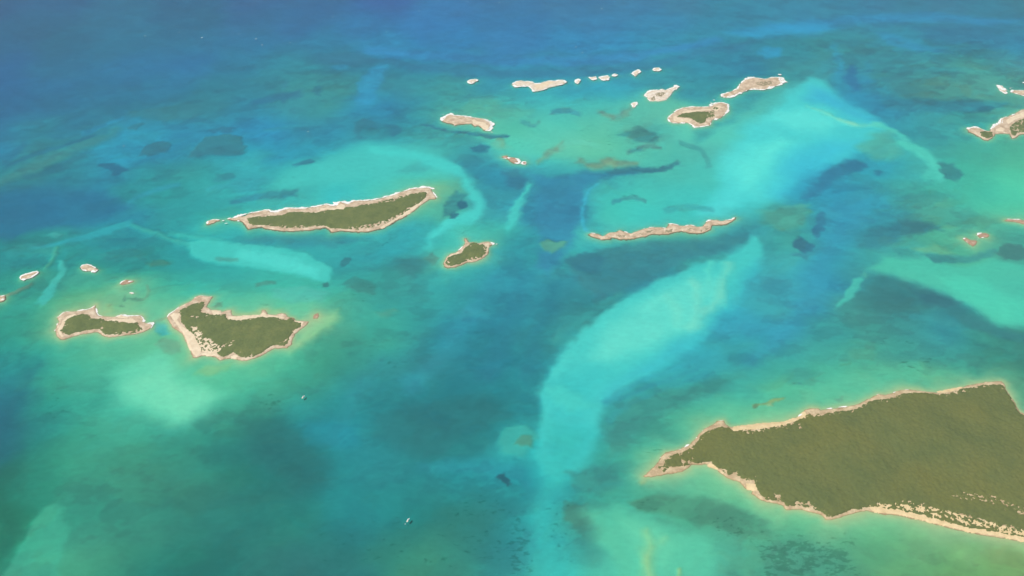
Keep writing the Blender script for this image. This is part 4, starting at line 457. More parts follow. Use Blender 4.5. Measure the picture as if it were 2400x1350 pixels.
ISLANDS = [
 {"name":"island","label":"long low island with a green scrub back and white surf along its far shore","kind":"long","outline":[[-1275.2,3320.1],[-1243.9,3328.8],[-1226.9,3337.4],[-1201.3,3342.6],[-1189.4,3361.5],[-1167.4,3370.6],[-1145.2,3379.1],[-1123.4,3390.0],[-1103.7,3388.3],[-1091.0,3374.1],[-1063.9,3374.1],[-1045.9,3390.0],[-1015.2,3406.0],[-961.1,3402.5],[-905.0,3414.6],[-850.5,3438.3],[-819.2,3425.7],[-804.6,3425.7],[-801.4,3449.2],[-785.4,3460.1],[-753.8,3445.6],[-727.5,3467.4],[-688.4,3468.9],[-639.9,3474.7],[-611.7,3485.7],[-572.7,3507.9],[-546.5,3522.8],[-509.7,3552.8],[-476.4,3571.7],[-427.2,3583.2],[-394.3,3587.0],[-379.4,3575.5],[-371.2,3545.3],[-351.5,3504.2],[-351.2,3485.7],[-379.6,3482.0],[-402.0,3452.8],[-421.3,3425.7],[-436.4,3396.8],[-458.0,3367.1],[-488.0,3328.8],[-510.0,3309.4],[-527.1,3291.0],[-555.0,3260.5],[-582.9,3240.4],[-618.0,3220.4],[-654.5,3213.8],[-701.8,3217.1],[-749.6,3223.7],[-771.9,3217.1],[-789.9,3212.1],[-810.4,3240.4],[-824.8,3253.8],[-846.3,3241.7],[-886.6,3230.4],[-946.3,3223.7],[-973.8,3220.4],[-1007.2,3223.7],[-1046.1,3230.4],[-1091.2,3243.7],[-1105.5,3257.1],[-1139.0,3247.1],[-1159.5,3233.7],[-1174.4,3257.1],[-1196.6,3291.0],[-1213.7,3302.9],[-1236.1,3304.6],[-1248.3,3308.1]],"pixel":1.93,"scrub":[[[-1179.7,3320.1],[-1149.7,3326.7],[-1110.7,3332.2],[-1078.3,3337.4],[-1035.5,3339.2],[-1010.9,3360.1],[-983.4,3367.1],[-915.3,3363.6],[-885.8,3360.1],[-839.2,3381.2],[-764.8,3388.3],[-757.8,3406.0],[-715.0,3413.2],[-688.3,3431.1],[-635.0,3434.7],[-612.7,3452.8],[-542.8,3487.2],[-495.4,3507.9],[-461.7,3519.0],[-423.5,3537.7],[-400.4,3535.9],[-399.2,3493.1],[-421.6,3452.8],[-447.8,3416.8],[-473.7,3381.2],[-497.4,3346.1],[-525.9,3325.3],[-537.3,3297.8],[-584.3,3268.9],[-622.8,3243.7],[-680.2,3230.4],[-752.1,3240.4],[-799.1,3240.4],[-819.3,3260.5],[-849.5,3260.5],[-881.1,3252.1],[-927.6,3243.7],[-997.2,3243.7],[-1046.0,3252.1],[-1104.4,3268.9],[-1142.9,3263.9],[-1160.2,3277.4],[-1177.3,3297.8]]],"bare":[[0.6,[[-1056,3257],[-961,3254],[-868,3260],[-855,3240],[-956,3227],[-1051,3234]]],[0.62,[[-716,3250],[-624,3267],[-535,3322],[-466,3406],[-422,3453],[-419,3428],[-480,3343],[-540,3281],[-601,3234],[-693,3224]]],[0.4,[[-703,3431],[-590,3471],[-477,3523],[-466,3508],[-587,3442],[-681,3417]]]],"sand":[[[-873.1,3398.9],[-843.3,3406.0],[-801.5,3406.0],[-782.1,3438.3],[-766.4,3431.1],[-758.0,3407.8],[-766.2,3384.7],[-821.4,3379.1],[-868.3,3370.6]],[[-905.6,3363.6],[-878.6,3374.1],[-833.7,3395.4],[-828.1,3384.7],[-876.4,3361.8]],[[-583.6,3247.1],[-516.0,3321.8],[-465.3,3395.4],[-421.9,3456.5],[-411.5,3449.2],[-462.5,3363.6],[-514.6,3308.1],[-573.5,3240.4]]],"surf":[[[-1276.2,3320.1,2.6],[-1252.2,3323.6,7.7],[-1228.1,3342.6,6.5],[-1202.7,3356.6,5.2],[-1177.0,3370.6,3.1],[-1149.7,3377.7,2.6],[-1123.8,3391.8,2.6],[-1104.4,3391.8,2.6],[-1089.8,3377.7,6.5],[-1063.5,3381.2,5.2],[-1043.2,3395.4,3.9],[-1016.9,3409.6,4.0],[-961.8,3406.0,4.0],[-906.0,3420.3,2.6],[-851.1,3442.0,3.2],[-820.1,3431.1,4.0],[-807.5,3438.3,8.0],[-791.3,3460.1,8.0],[-773.1,3456.5,6.7],[-752.4,3449.2,4.0],[-728.0,3471.0,4.0],[-688.9,3472.9,2.7],[-640.6,3480.2,2.7],[-612.3,3491.2,2.7],[-571.3,3513.5,5.4],[-546.9,3526.5,5.5],[-519.3,3549.0,3.3],[-500.4,3560.3,6.3],[-475.5,3573.6,5.5],[-445.9,3579.3,4.2],[-422.6,3588.9,5.0],[-394.4,3588.9,4.2],[-377.6,3579.3,4.2],[-363.1,3571.7,2.8]],[[-371.5,3549.0,2.2],[-359.7,3522.8,2.7],[-348.0,3496.8,4.1]],[[-1226.1,3302.9,3.6],[-1214.3,3301.2,2.6]]]},
 {"name":"rocky_islet","label":"small surf ringed rock off the pointed western tip of the long green island","kind":"bare","outline":[[-1355.3,3274.0],[-1359.0,3294.4],[-1352.2,3304.6],[-1334.0,3314.9],[-1308.3,3311.5],[-1302.3,3302.9],[-1317.1,3297.8],[-1324.9,3287.6],[-1336.3,3280.8],[-1342.1,3274.0]],"pixel":1.9,"surf":[[[-1352.5,3277.4,5.1],[-1354.2,3297.8,4.1],[-1344.1,3309.8,3.8],[-1325.9,3313.2,3.1],[-1307.4,3308.1,4.6]],[[-1294.7,3302.9,3.1],[-1284.1,3306.4,3.1]],[[-1278.0,3282.5,1.5],[-1263.7,3285.9,1.5]]]},
 {"name":"island","label":"bean shaped scrub island with a thin spike of rock on its far side","kind":"green","outline":[[-1758.0,2631.0],[-1749.6,2659.5],[-1736.9,2667.3],[-1715.3,2667.3],[-1688.2,2672.5],[-1663.6,2677.8],[-1647.0,2687.0],[-1637.9,2712.2],[-1624.4,2677.8],[-1610.1,2650.4],[-1595.9,2641.3],[-1547.8,2633.6],[-1528.2,2638.8],[-1514.4,2649.1],[-1491.0,2638.8],[-1461.3,2641.3],[-1437.4,2643.9],[-1424.1,2631.0],[-1415.7,2605.5],[-1402.6,2597.9],[-1379.7,2597.9],[-1371.6,2577.7],[-1377.2,2562.8],[-1391.4,2548.6],[-1425.0,2533.1],[-1457.6,2524.8],[-1489.4,2516.7],[-1518.1,2514.0],[-1544.5,2524.8],[-1565.9,2543.4],[-1579.7,2544.7],[-1601.8,2538.0],[-1632.7,2528.2],[-1660.1,2516.0],[-1677.8,2499.7],[-1698.6,2503.8],[-1717.7,2522.1],[-1727.9,2542.9],[-1735.5,2551.3],[-1739.9,2581.0],[-1742.8,2605.5]],"pixel":1.64,"scrub":[[[-1712.2,2613.9],[-1691.4,2633.6],[-1664.4,2647.3],[-1644.7,2647.3],[-1625.5,2625.1],[-1601.6,2618.2],[-1586.1,2619.5],[-1558.7,2603.0],[-1521.2,2607.0],[-1506.4,2595.4],[-1466.4,2592.1],[-1452.4,2592.8],[-1439.4,2595.4],[-1426.3,2578.2],[-1413.9,2567.7],[-1408.5,2551.3],[-1430.4,2538.0],[-1477.4,2530.6],[-1510.8,2528.2],[-1532.6,2530.6],[-1554.2,2551.3],[-1566.2,2560.3],[-1598.3,2556.8],[-1623.3,2548.6],[-1655.2,2540.5],[-1670.0,2524.8],[-1687.3,2533.1],[-1711.0,2548.6],[-1709.0,2578.2]]],"bare":[[0.6,[[-1621,2608],[-1606,2613],[-1601,2608],[-1615,2600]]],[0.6,[[-1569,2565],[-1559,2568],[-1553,2558],[-1561,2553]]],[0.5,[[-1521,2526],[-1455,2545],[-1428,2560],[-1419,2545],[-1480,2523]]]],"sand":[[[-1561.7,2611.1],[-1543.3,2619.5],[-1463.9,2619.5],[-1440.3,2603.0],[-1452.0,2591.6],[-1483.6,2600.4],[-1510.7,2603.0],[-1539.2,2608.0],[-1556.6,2603.0]],[[-1723.1,2548.6],[-1727.4,2608.0],[-1718.8,2636.2],[-1694.5,2650.1],[-1686.8,2638.8],[-1711.1,2616.7],[-1713.4,2589.3],[-1711.0,2548.6],[-1685.8,2516.0],[-1690.9,2508.7]],[[-1530.4,2631.0],[-1514.4,2646.5],[-1489.3,2636.2],[-1481.6,2623.3],[-1514.6,2623.3]]],"surf":[[[-1758.6,2628.5,1.6],[-1751.0,2646.5,2.1],[-1744.0,2662.1,2.7],[-1721.1,2667.3,2.5]],[[-1698.2,2672.5,1.5],[-1666.9,2677.8,2.5],[-1646.8,2691.0,2.1],[-1638.3,2704.2,1.5]],[[-1629.1,2688.3,1.7],[-1615.1,2659.5,2.1],[-1602.8,2643.9,2.1],[-1586.0,2638.8,1.4]],[[-1535.5,2636.2,2.1],[-1514.8,2647.8,4.6],[-1491.8,2638.8,2.7],[-1467.9,2641.3,1.9],[-1438.6,2642.6,3.1],[-1422.4,2623.3,3.1],[-1414.0,2603.0,2.4]],[[-1400.5,2596.6,2.8],[-1380.9,2596.6,3.1],[-1372.4,2582.8,2.6],[-1375.3,2564.0,2.4]],[[-1735.1,2550.3,3.2],[-1735.9,2560.3,1.6]],[[-1740.1,2582.8,1.6],[-1743.0,2597.9,1.4]]]},
 {"name":"island","label":"scrub covered island with a broad white beach on its left side and ragged clearings","kind":"green","outline":[[-1334.1,2629.2],[-1332.2,2651.7],[-1315.1,2676.0],[-1301.3,2704.2],[-1270.8,2730.9],[-1257.0,2761.5],[-1240.9,2768.9],[-1216.7,2763.4],[-1192.0,2759.9],[-1192.2,2739.8],[-1196.1,2718.3],[-1198.7,2697.0],[-1181.6,2683.0],[-1173.0,2676.0],[-1153.0,2676.0],[-1129.9,2663.9],[-1111.4,2676.0],[-1098.0,2676.0],[-1083.6,2644.7],[-1057.3,2638.8],[-1016.8,2642.1],[-977.1,2649.1],[-976.2,2675.2],[-961.8,2677.8],[-947.5,2650.1],[-917.3,2645.2],[-903.0,2656.9],[-882.2,2655.1],[-867.7,2637.2],[-846.0,2631.0],[-827.4,2611.3],[-806.7,2611.3],[-780.9,2605.5],[-785.5,2585.8],[-802.1,2563.7],[-820.5,2533.1],[-821.9,2499.0],[-819.8,2477.6],[-833.7,2453.6],[-857.1,2452.2],[-880.6,2451.2],[-897.1,2435.9],[-914.4,2416.1],[-940.6,2400.8],[-966.5,2386.1],[-989.6,2383.8],[-1020.3,2400.6],[-1038.3,2397.6],[-1066.4,2385.4],[-1080.0,2397.6],[-1094.9,2406.8],[-1134.2,2413.1],[-1155.7,2400.6],[-1170.3,2400.6],[-1179.3,2423.1],[-1195.9,2453.6],[-1219.6,2491.8],[-1243.1,2528.2],[-1267.3,2550.3],[-1295.4,2573.5],[-1317.6,2603.7]],"pixel":1.63,"scrub":[[[-1296.3,2664.7],[-1288.5,2676.0],[-1258.6,2701.5],[-1243.9,2714.9],[-1223.5,2720.2],[-1212.9,2718.3],[-1212.1,2697.0],[-1215.2,2676.0],[-1210.6,2659.5],[-1191.4,2651.7],[-1157.2,2641.3],[-1136.5,2644.7],[-1110.1,2644.7],[-1098.4,2618.2],[-1061.4,2608.0],[-1011.3,2618.2],[-975.7,2627.4],[-930.0,2627.4],[-895.0,2618.2],[-865.2,2611.3],[-854.6,2624.1],[-843.5,2618.2],[-835.9,2601.7],[-811.5,2592.8],[-809.8,2570.2],[-827.9,2560.5],[-835.3,2526.5],[-834.5,2489.8],[-848.1,2468.8],[-888.1,2468.8],[-904.3,2451.2],[-918.1,2432.9],[-942.6,2409.6],[-974.6,2400.8],[-995.1,2406.8],[-1008.0,2416.1],[-1028.8,2434.8],[-1040.4,2413.8],[-1056.8,2404.5],[-1078.6,2416.1],[-1087.5,2432.4],[-1144.2,2432.4],[-1153.6,2460.7],[-1174.9,2491.8],[-1200.8,2530.6],[-1236.0,2563.5],[-1253.1,2590.3],[-1273.1,2613.9],[-1283.8,2644.7]]],"bare":[[0.55,[[-1230,2578],[-1200,2570],[-1159,2516],[-1106,2480],[-1067,2456],[-1082,2430],[-1142,2430],[-1157,2463],[-1199,2526]]],[0.6,[[-1075,2463],[-1046,2492],[-1034,2477],[-1060,2454]]],[0.5,[[-858,2473],[-826,2553],[-818,2528],[-834,2477]]],[0.5,[[-1192,2659],[-1174,2667],[-1173,2652],[-1186,2649]]],[0.45,[[-1243,2641],[-1202,2626],[-1206,2616],[-1236,2628]]]],"sand":[[[-1229.2,2575.2],[-1199.4,2567.7],[-1154.7,2511.1],[-1105.1,2475.0],[-1066.2,2453.6],[-1082.2,2430.1],[-1142.0,2430.1],[-1169.7,2484.5],[-1205.1,2530.6]],[[-1324.6,2641.3],[-1315.5,2655.1],[-1289.1,2651.7],[-1287.3,2634.4],[-1290.0,2613.9],[-1262.4,2577.7],[-1236.2,2560.3],[-1200.8,2530.6],[-1173.3,2491.8],[-1148.3,2447.2],[-1144.7,2428.4],[-1156.8,2404.5],[-1182.6,2434.8],[-1208.6,2475.7],[-1233.8,2524.0],[-1266.9,2565.2],[-1289.6,2597.9]],[[-1143.2,2423.1],[-1110.2,2433.1],[-1084.9,2432.4],[-1083.2,2409.8],[-1106.7,2409.8],[-1139.1,2413.8]],[[-1172.8,2675.2],[-1137.1,2672.5],[-1128.9,2651.7],[-1157.2,2641.3]],[[-1095.7,2633.6],[-1057.3,2638.8],[-976.5,2646.5],[-968.9,2664.7],[-952.2,2649.1],[-925.7,2641.3],[-899.9,2636.2],[-876.8,2628.5],[-896.2,2618.2],[-939.5,2628.5],[-979.5,2623.3],[-1010.7,2615.7],[-1049.9,2608.0],[-1074.5,2608.0],[-1092.8,2615.7]],[[-837.1,2610.6],[-799.6,2603.0],[-801.5,2577.7],[-809.3,2567.7],[-810.8,2592.8],[-833.5,2600.4]],[[-1031.2,2402.2],[-1019.0,2416.1],[-1004.2,2406.8],[-1010.2,2393.0]]],"surf":[[[-1334.2,2631.0,1.4],[-1330.6,2651.7,1.7],[-1316.1,2675.2,1.9],[-1305.6,2696.2,1.9]],[[-1262.2,2749.8,1.3],[-1253.2,2766.2,1.5],[-1227.7,2766.2,1.1],[-1193.9,2760.7,1.1]]]},
 {"name":"rocky_islet","label":"low pinkish rock just off the right point of the white beached scrub island","kind":"reddish","outline":[[-767.6,2624.1],[-769.6,2646.5],[-754.8,2656.9],[-747.7,2640.3],[-750.8,2624.1]],"pixel":1.65},
 {"name":"island","label":"small oval scrub island with a rocky finger, alone above the deep blue channel","kind":"green","outline":[[-206.2,3168.0],[-198.1,3164.7],[-190.4,3142.2],[-184.1,3135.7],[-160.2,3136.7],[-141.5,3129.4],[-123.4,3139.0],[-101.9,3142.2],[-87.0,3132.6],[-78.9,3123.0],[-86.7,3114.4],[-98.7,3101.7],[-100.5,3075.7],[-103.1,3050.8],[-115.2,3029.3],[-131.4,3011.0],[-150.2,2996.8],[-166.6,2990.8],[-187.4,2989.9],[-201.9,2980.8],[-219.0,2966.8],[-239.2,2954.0],[-267.4,2951.9],[-282.8,2962.9],[-285.3,2984.7],[-281.4,3008.0],[-272.6,3033.3],[-258.6,3051.8],[-239.2,3060.1],[-224.1,3075.7],[-212.0,3100.8],[-203.8,3123.0],[-200.7,3139.0],[-205.6,3152.8]],"pixel":1.81,"scrub":[[[-180.0,3126.2],[-153.0,3127.1],[-139.2,3113.4],[-124.7,3116.6],[-112.0,3100.8],[-111.0,3078.8],[-116.1,3066.3],[-110.4,3053.9],[-121.4,3039.4],[-131.8,3023.2],[-155.9,3008.9],[-179.0,3002.8],[-202.4,2992.9],[-225.9,2971.9],[-248.7,2965.9],[-264.8,2968.9],[-276.9,2984.7],[-271.0,3015.0],[-252.2,3032.4],[-222.7,3045.6],[-208.5,3063.2],[-199.5,3094.5],[-188.9,3104.0]]],"bare":[[0.6,[[-209,3002],[-180,3017],[-147,3023],[-147,3011],[-188,2999]]],[0.6,[[-278,3011],[-268,3017],[-260,2975],[-273,2981]]],[0.6,[[-122,3098],[-111,3085],[-110,3057],[-120,3066]]],[0.6,[[-196,3123],[-176,3129],[-179,3107],[-190,3101]]]],"sand":[[[-279.7,3011.0],[-258.1,3041.6],[-226.6,3063.2],[-220.8,3053.9],[-252.2,3032.4],[-270.8,3011.0]],[[-117.5,3123.0],[-99.3,3129.4],[-101.6,3066.3],[-108.9,3066.3],[-109.7,3104.0]]],"surf":[[[-92.1,3137.3,1.9],[-80.8,3124.6,3.9],[-77.0,3119.8,2.4]],[[-69.8,3124.6,3.4],[-62.4,3123.0,2.9]],[[-230.9,3075.7,2.1],[-222.2,3085.1,2.4],[-210.4,3107.1,1.7]],[[-123.8,3014.1,1.9],[-120.3,3017.1,1.9]]]},
 {"name":"island","label":"thin wavy sandy brown island, nearly bare, stretched above the big pale sandbar","kind":"thin","outline":[[333.9,3201.3],[349.2,3207.2],[374.9,3201.3],[393.1,3181.0],[427.3,3211.5],[459.3,3213.8],[474.9,3232.0],[491.2,3217.1],[521.4,3201.3],[549.0,3223.7],[580.6,3240.4],[610.4,3250.4],[651.7,3252.4],[679.3,3244.7],[696.1,3278.4],[721.5,3276.0],[749.3,3262.8],[775.7,3265.5],[794.1,3270.6],[820.3,3255.1],[844.3,3257.8],[864.8,3294.4],[888.5,3310.1],[915.7,3312.9],[933.6,3299.5],[959.0,3310.1],[983.2,3312.9],[1004.6,3332.2],[998.1,3314.9],[976.6,3294.4],[946.5,3274.0],[922.4,3270.6],[886.3,3265.5],[874.7,3232.0],[836.0,3208.8],[806.3,3203.9],[778.5,3208.8],[742.9,3221.7],[715.9,3213.8],[681.7,3196.3],[638.6,3196.3],[615.2,3198.6],[573.4,3178.7],[531.2,3163.4],[473.1,3156.0],[437.7,3173.5],[417.0,3158.6],[391.1,3156.0],[366.5,3168.6],[341.6,3181.0]],"pixel":1.88,"scrub":[[[456.7,3186.2],[496.3,3184.2],[492.2,3168.6],[463.7,3173.5]],[[555.6,3198.6],[572.4,3198.6],[568.8,3188.8],[557.3,3188.8]],[[829.8,3221.7],[865.2,3260.5],[867.8,3242.0],[853.2,3227.0],[831.8,3217.1]],[[771.3,3237.0],[795.6,3242.0],[795.3,3224.1],[777.7,3224.1]],[[674.3,3221.7],[707.6,3237.0],[701.3,3213.8],[676.1,3207.2]],[[586.1,3220.4],[618.8,3227.0],[620.5,3210.5],[587.9,3203.9]]],"bare":[[0.4,[[453,3260],[890,3277],[870,3161],[444,3161]]]],"sand":[[[508.8,3197.3],[526.3,3203.9],[526.1,3184.2],[514.6,3181.0]]],"surf":[[[693.5,3279.1,3.0],[712.7,3280.8,2.0],[741.0,3267.2,1.8]],[[579.1,3240.4,2.0],[585.1,3243.7,1.5]],[[656.1,3253.8,2.0],[679.4,3245.4,2.0]],[[862.9,3294.4,2.0],[882.4,3308.1,3.6],[890.6,3311.5,2.1]],[[951.0,3308.1,1.5],[982.9,3314.9,2.6],[999.0,3328.8,2.3]],[[384.5,3181.0,1.7],[394.1,3184.2,1.7]],[[380.8,3156.6,2.2],[389.9,3155.0,2.0]],[[767.2,3265.5,1.5],[791.0,3272.3,1.8],[811.8,3260.5,1.5]],[[492.5,3220.4,1.7],[508.0,3207.2,1.7]],[[602.9,3250.4,1.5],[629.7,3253.8,1.5]],[[345.5,3207.2,1.5],[365.8,3203.9,1.5]]]},
 {"name":"island","label":"largest island, a broad dark green wedge cut off by the right edge","kind":"big","outline":[[415.7,1845.7],[429.4,1860.4],[452.7,1882.3],[471.5,1907.1],[482.4,1927.2],[503.0,1947.9],[529.9,1952.3],[554.0,1961.6],[579.4,1978.1],[604.4,2001.4],[627.2,2032.7],[650.9,2054.4],[679.1,2071.3],[698.2,2086.2],[716.5,2087.6],[719.0,2073.9],[734.3,2056.7],[747.4,2059.7],[795.6,2065.5],[848.0,2074.2],[918.9,2079.9],[949.5,2092.9],[974.8,2107.4],[993.3,2122.7],[1002.3,2135.0],[1025.8,2146.9],[1051.1,2145.3],[1058.3,2137.6],[1081.6,2141.5],[1116.2,2146.9],[1147.5,2153.0],[1178.8,2158.1],[1211.3,2173.5],[1245.8,2194.4],[1279.3,2214.0],[1307.4,2210.9],[1332.9,2220.3],[1359.3,2232.0],[1385.5,2236.2],[1429.4,2233.0],[1457.3,2223.5],[1492.5,2221.8],[1540.7,2236.2],[1582.8,2245.8],[1609.2,2255.4],[1655.3,2268.3],[1704.8,2278.1],[1738.9,2278.1],[1744.5,2265.1],[1736.9,2242.6],[1737.8,2214.0],[1739.9,2173.5],[1736.3,2145.9],[1739.1,2127.7],[1745.9,2118.7],[1790.1,2089.0],[1995.3,2040.4],[2146.6,1910.7],[2098.3,1740.2],[1920.4,1570.2],[1730.3,1541.1],[1596.1,1570.2],[1509.2,1598.4],[1462.0,1611.1],[1414.0,1620.9],[1364.9,1630.1],[1295.0,1654.6],[1223.5,1678.3],[1174.8,1693.7],[1123.4,1700.0],[1098.4,1706.4],[1083.3,1711.2],[1049.3,1706.4],[1013.5,1695.3],[977.2,1681.6],[947.2,1678.3],[943.2,1690.5],[929.5,1700.3],[914.1,1703.4],[884.2,1716.0],[865.3,1718.5],[837.2,1716.5],[831.0,1732.7],[812.8,1738.9],[789.0,1743.9],[769.4,1751.6],[755.6,1765.5],[743.7,1778.0],[750.0,1788.6],[730.5,1797.0],[718.4,1818.3],[710.2,1829.0],[697.7,1833.6],[679.1,1842.2],[665.0,1857.8],[651.4,1877.0],[639.2,1885.8],[620.5,1897.1],[602.8,1894.6],[576.8,1894.6],[564.1,1880.5],[540.7,1864.7],[512.6,1858.1],[485.0,1854.3],[456.6,1845.7],[432.1,1842.9]],"pixel":1.39,"scrub":[[[471.0,1882.3],[488.5,1905.3],[504.5,1920.5],[523.5,1934.1],[547.0,1938.6],[572.0,1952.3],[597.7,1973.3],[617.9,1996.7],[636.3,2021.3],[655.1,2037.3],[680.2,2047.1],[703.1,2054.4],[727.3,2050.0],[734.9,2032.7],[763.8,2033.7],[790.7,2042.3],[841.4,2044.6],[857.5,2050.6],[914.1,2060.4],[948.8,2075.2],[975.5,2087.4],[992.5,2097.2],[1009.8,2114.7],[1026.8,2109.7],[1053.8,2109.7],[1085.7,2117.3],[1113.3,2124.7],[1143.3,2127.5],[1182.8,2135.0],[1216.5,2161.2],[1256.6,2181.7],[1285.9,2179.7],[1334.5,2192.1],[1357.7,2207.7],[1391.2,2214.0],[1453.8,2214.0],[1485.0,2207.7],[1520.9,2214.0],[1558.2,2223.5],[1585.7,2236.2],[1622.1,2242.6],[1671.8,2253.7],[1731.3,2255.4],[1730.0,2226.7],[1732.1,2185.9],[1727.3,2130.8],[1739.1,2103.8],[1766.6,2069.4],[1969.0,2017.5],[2110.8,1896.4],[2065.5,1740.2],[1908.2,1592.4],[1745.8,1570.2],[1614.2,1607.4],[1517.4,1616.4],[1445.6,1633.1],[1371.8,1646.9],[1324.8,1663.9],[1278.3,1681.1],[1230.8,1698.4],[1181.9,1714.4],[1130.8,1722.4],[1094.5,1728.0],[1036.4,1716.3],[987.0,1695.3],[952.8,1688.9],[947.2,1704.8],[925.2,1714.4],[903.7,1725.6],[880.1,1730.5],[846.8,1728.8],[835.1,1741.8],[818.8,1749.9],[791.3,1754.0],[772.7,1766.4],[766.0,1788.6],[767.2,1809.8],[762.9,1830.2],[736.0,1830.2],[718.9,1838.8],[713.9,1847.4],[680.7,1850.8],[673.4,1866.5],[655.3,1882.3],[642.3,1903.5],[622.2,1907.1],[604.1,1902.6],[587.9,1900.1],[578.5,1905.3],[565.8,1891.1],[550.7,1885.8],[515.8,1880.5],[483.2,1866.5]]],"bare":[[0.47,[[1092,1730],[1154,1740],[1221,1743],[1302,1716],[1382,1689],[1461,1661],[1539,1636],[1528,1612],[1437,1636],[1325,1673],[1233,1705],[1174,1721],[1095,1721]]],[0.28,[[1352,1776],[1471,1776],[1512,1748],[1589,1716],[1570,1676],[1507,1708],[1444,1743],[1357,1756]]],[0.5,[[668,1875],[725,1854],[728,1837],[675,1844]]],[0.5,[[814,1773],[832,1765],[830,1743],[813,1750]]],[0.5,[[867,1747],[918,1740],[948,1708],[933,1698],[886,1718],[865,1727]]],[0.55,[[470,1875],[548,1893],[565,1896],[553,1875],[488,1858]]],[0.55,[[464,1884],[484,1911],[512,1929],[516,1920],[487,1893]]],[0.5,[[999,2129],[1056,2123],[1054,2099],[995,2095]]],[0.75,[[539,1943],[545,1945],[554,1891],[548,1888]]],[0.7,[[580,1965],[586,1967],[592,1932],[587,1930]]],[0.65,[[567,1956],[572,1958],[578,1940],[573,1938]]],[0.65,[[959,2079],[965,2081],[967,2048],[961,2046]]],[0.4,[[734,2040],[859,2056],[949,2075],[945,2060],[854,2037],[752,2021]]],[0.5,[[1486,2221],[1594,2247],[1586,2221],[1486,2200]]],[0.6,[[564,1893],[573,1914],[582,1918],[578,1896]]]],"sand":[[[736.6,2053.8],[747.8,2059.7],[796.7,2067.4],[848.7,2075.2],[919.1,2081.1],[971.3,2104.8],[1000.7,2128.7],[1001.3,2108.8],[991.0,2096.9],[950.4,2079.1],[914.9,2063.5],[842.6,2048.1],[791.8,2044.2],[764.6,2036.5],[737.5,2036.5]],[[1091.4,1728.8],[1153.5,1738.5],[1219.6,1740.2],[1301.0,1712.8],[1381.2,1685.8],[1459.4,1657.7],[1537.7,1633.1],[1521.1,1596.9],[1463.0,1613.4],[1415.6,1624.0],[1366.1,1633.1],[1295.5,1657.7],[1224.6,1681.1],[1175.9,1696.9],[1124.8,1703.2],[1098.3,1709.6]],[[734.5,1816.6],[760.2,1811.5],[769.8,1806.4],[765.4,1786.3],[750.2,1789.6],[733.0,1796.3]],[[635.5,1901.7],[655.7,1884.0],[668.1,1863.0],[654.1,1875.2],[629.0,1887.6]],[[1489.5,2225.6],[1585.6,2249.0],[1587.3,2238.3],[1523.7,2221.4],[1490.7,2213.0]]],"surf":[[[564.6,1967.0,1.6],[577.3,1977.2,1.5],[583.7,1981.8,0.8]],[[540.6,1955.9,1.0],[553.9,1961.5,1.3]],[[478.2,1921.4,1.7],[482.1,1925.0,1.6]],[[646.2,2051.9,1.7],[655.8,2057.7,2.3]],[[633.9,2038.4,1.3],[638.8,2042.3,1.2]],[[1272.4,2210.9,2.0],[1287.1,2215.1,2.0]],[[1334.0,2221.4,2.1],[1344.4,2225.6,1.4]],[[1379.2,2235.1,1.3],[1394.5,2236.2,1.1]],[[1079.0,2142.9,1.6],[1100.4,2145.9,1.7]],[[1120.6,2150.0,1.4],[1154.4,2155.1,1.4]],[[609.0,2008.0,1.0],[613.8,2011.8,0.8]],[[698.4,2087.0,1.0],[716.1,2089.0,1.2]],[[971.8,2106.8,2.2],[989.4,2118.7,1.7]]]},
 {"name":"rocky_islet","label":"lone white rock in the far row, farthest left and apart from the rest","kind":"pale","outline":[[-255.5,4741.3],[-241.7,4765.2],[-204.9,4775.5],[-200.1,4758.4],[-216.6,4730.0],[-237.1,4715.9]],"pixel":2.45,"surf":[[[-254.5,4735.7,4.5],[-236.6,4715.9,4.9],[-217.5,4727.2,3.4]]],"ring":2.6},
 {"name":"rocky_islet","label":"long broken whitish rock ridge, the largest in the far row along the deep water","kind":"pale","outline":[[0.0,4709.8],[24.5,4741.3],[51.5,4755.5],[77.7,4743.6],[90.7,4747.0],[114.7,4743.6],[129.3,4715.9],[161.0,4715.9],[178.2,4737.4],[210.8,4752.7],[250.2,4749.9],[290.1,4765.2],[313.3,4737.4],[293.7,4709.8],[247.7,4685.2],[207.8,4663.0],[172.9,4631.6],[127.2,4613.6],[112.8,4640.9],[97.0,4679.6],[50.5,4679.6],[18.9,4668.5]],"pixel":2.44,"sand":[[[129.1,4707.5],[165.8,4713.1],[220.4,4741.3],[244.7,4735.7],[206.6,4690.7],[168.8,4640.9],[130.3,4646.4]]],"surf":[[[9.7,4696.3,7.5],[24.2,4671.3,4.5]],[[296.6,4747.0,7.6],[313.2,4735.7,5.3]],[[90.7,4747.0,4.5],[122.2,4730.0,5.6]],[[110.6,4624.5,4.4],[127.2,4613.6,4.4]]],"ring":2.6},
 {"name":"rocky_islet","label":"tiny round white rock beside the right end of the long whitish ridge","kind":"pale","outline":[[364.3,4730.0],[370.8,4758.4],[381.3,4769.8],[389.1,4755.5],[384.9,4727.2],[373.1,4713.1]],"pixel":2.45,"ring":3.8},
 {"name":"rocky_islet","label":"white rock with a small knob at its left, second after the long whitish ridge","kind":"pale","outline":[[444.8,4798.5],[464.5,4798.5],[484.4,4810.1],[488.4,4787.0],[469.2,4760.1],[456.8,4772.7]],"pixel":2.47,"ring":3.1},
 {"name":"rocky_islet","label":"white oval rock with a dark nick, biggest of the small rocks right of the ridge","kind":"pale","outline":[[502.6,4792.8],[529.1,4811.8],[555.2,4821.7],[564.4,4798.5],[550.3,4764.1],[522.5,4764.1]],"pixel":2.47,"ring":3.8},
 {"name":"rocky_islet","label":"faint grey rock barely awash beside the white oval rock","kind":"awash","outline":[[580.3,4821.7],[599.0,4845.0],[614.9,4834.5],[602.0,4815.9]],"pixel":2.48,"ring":3.1},
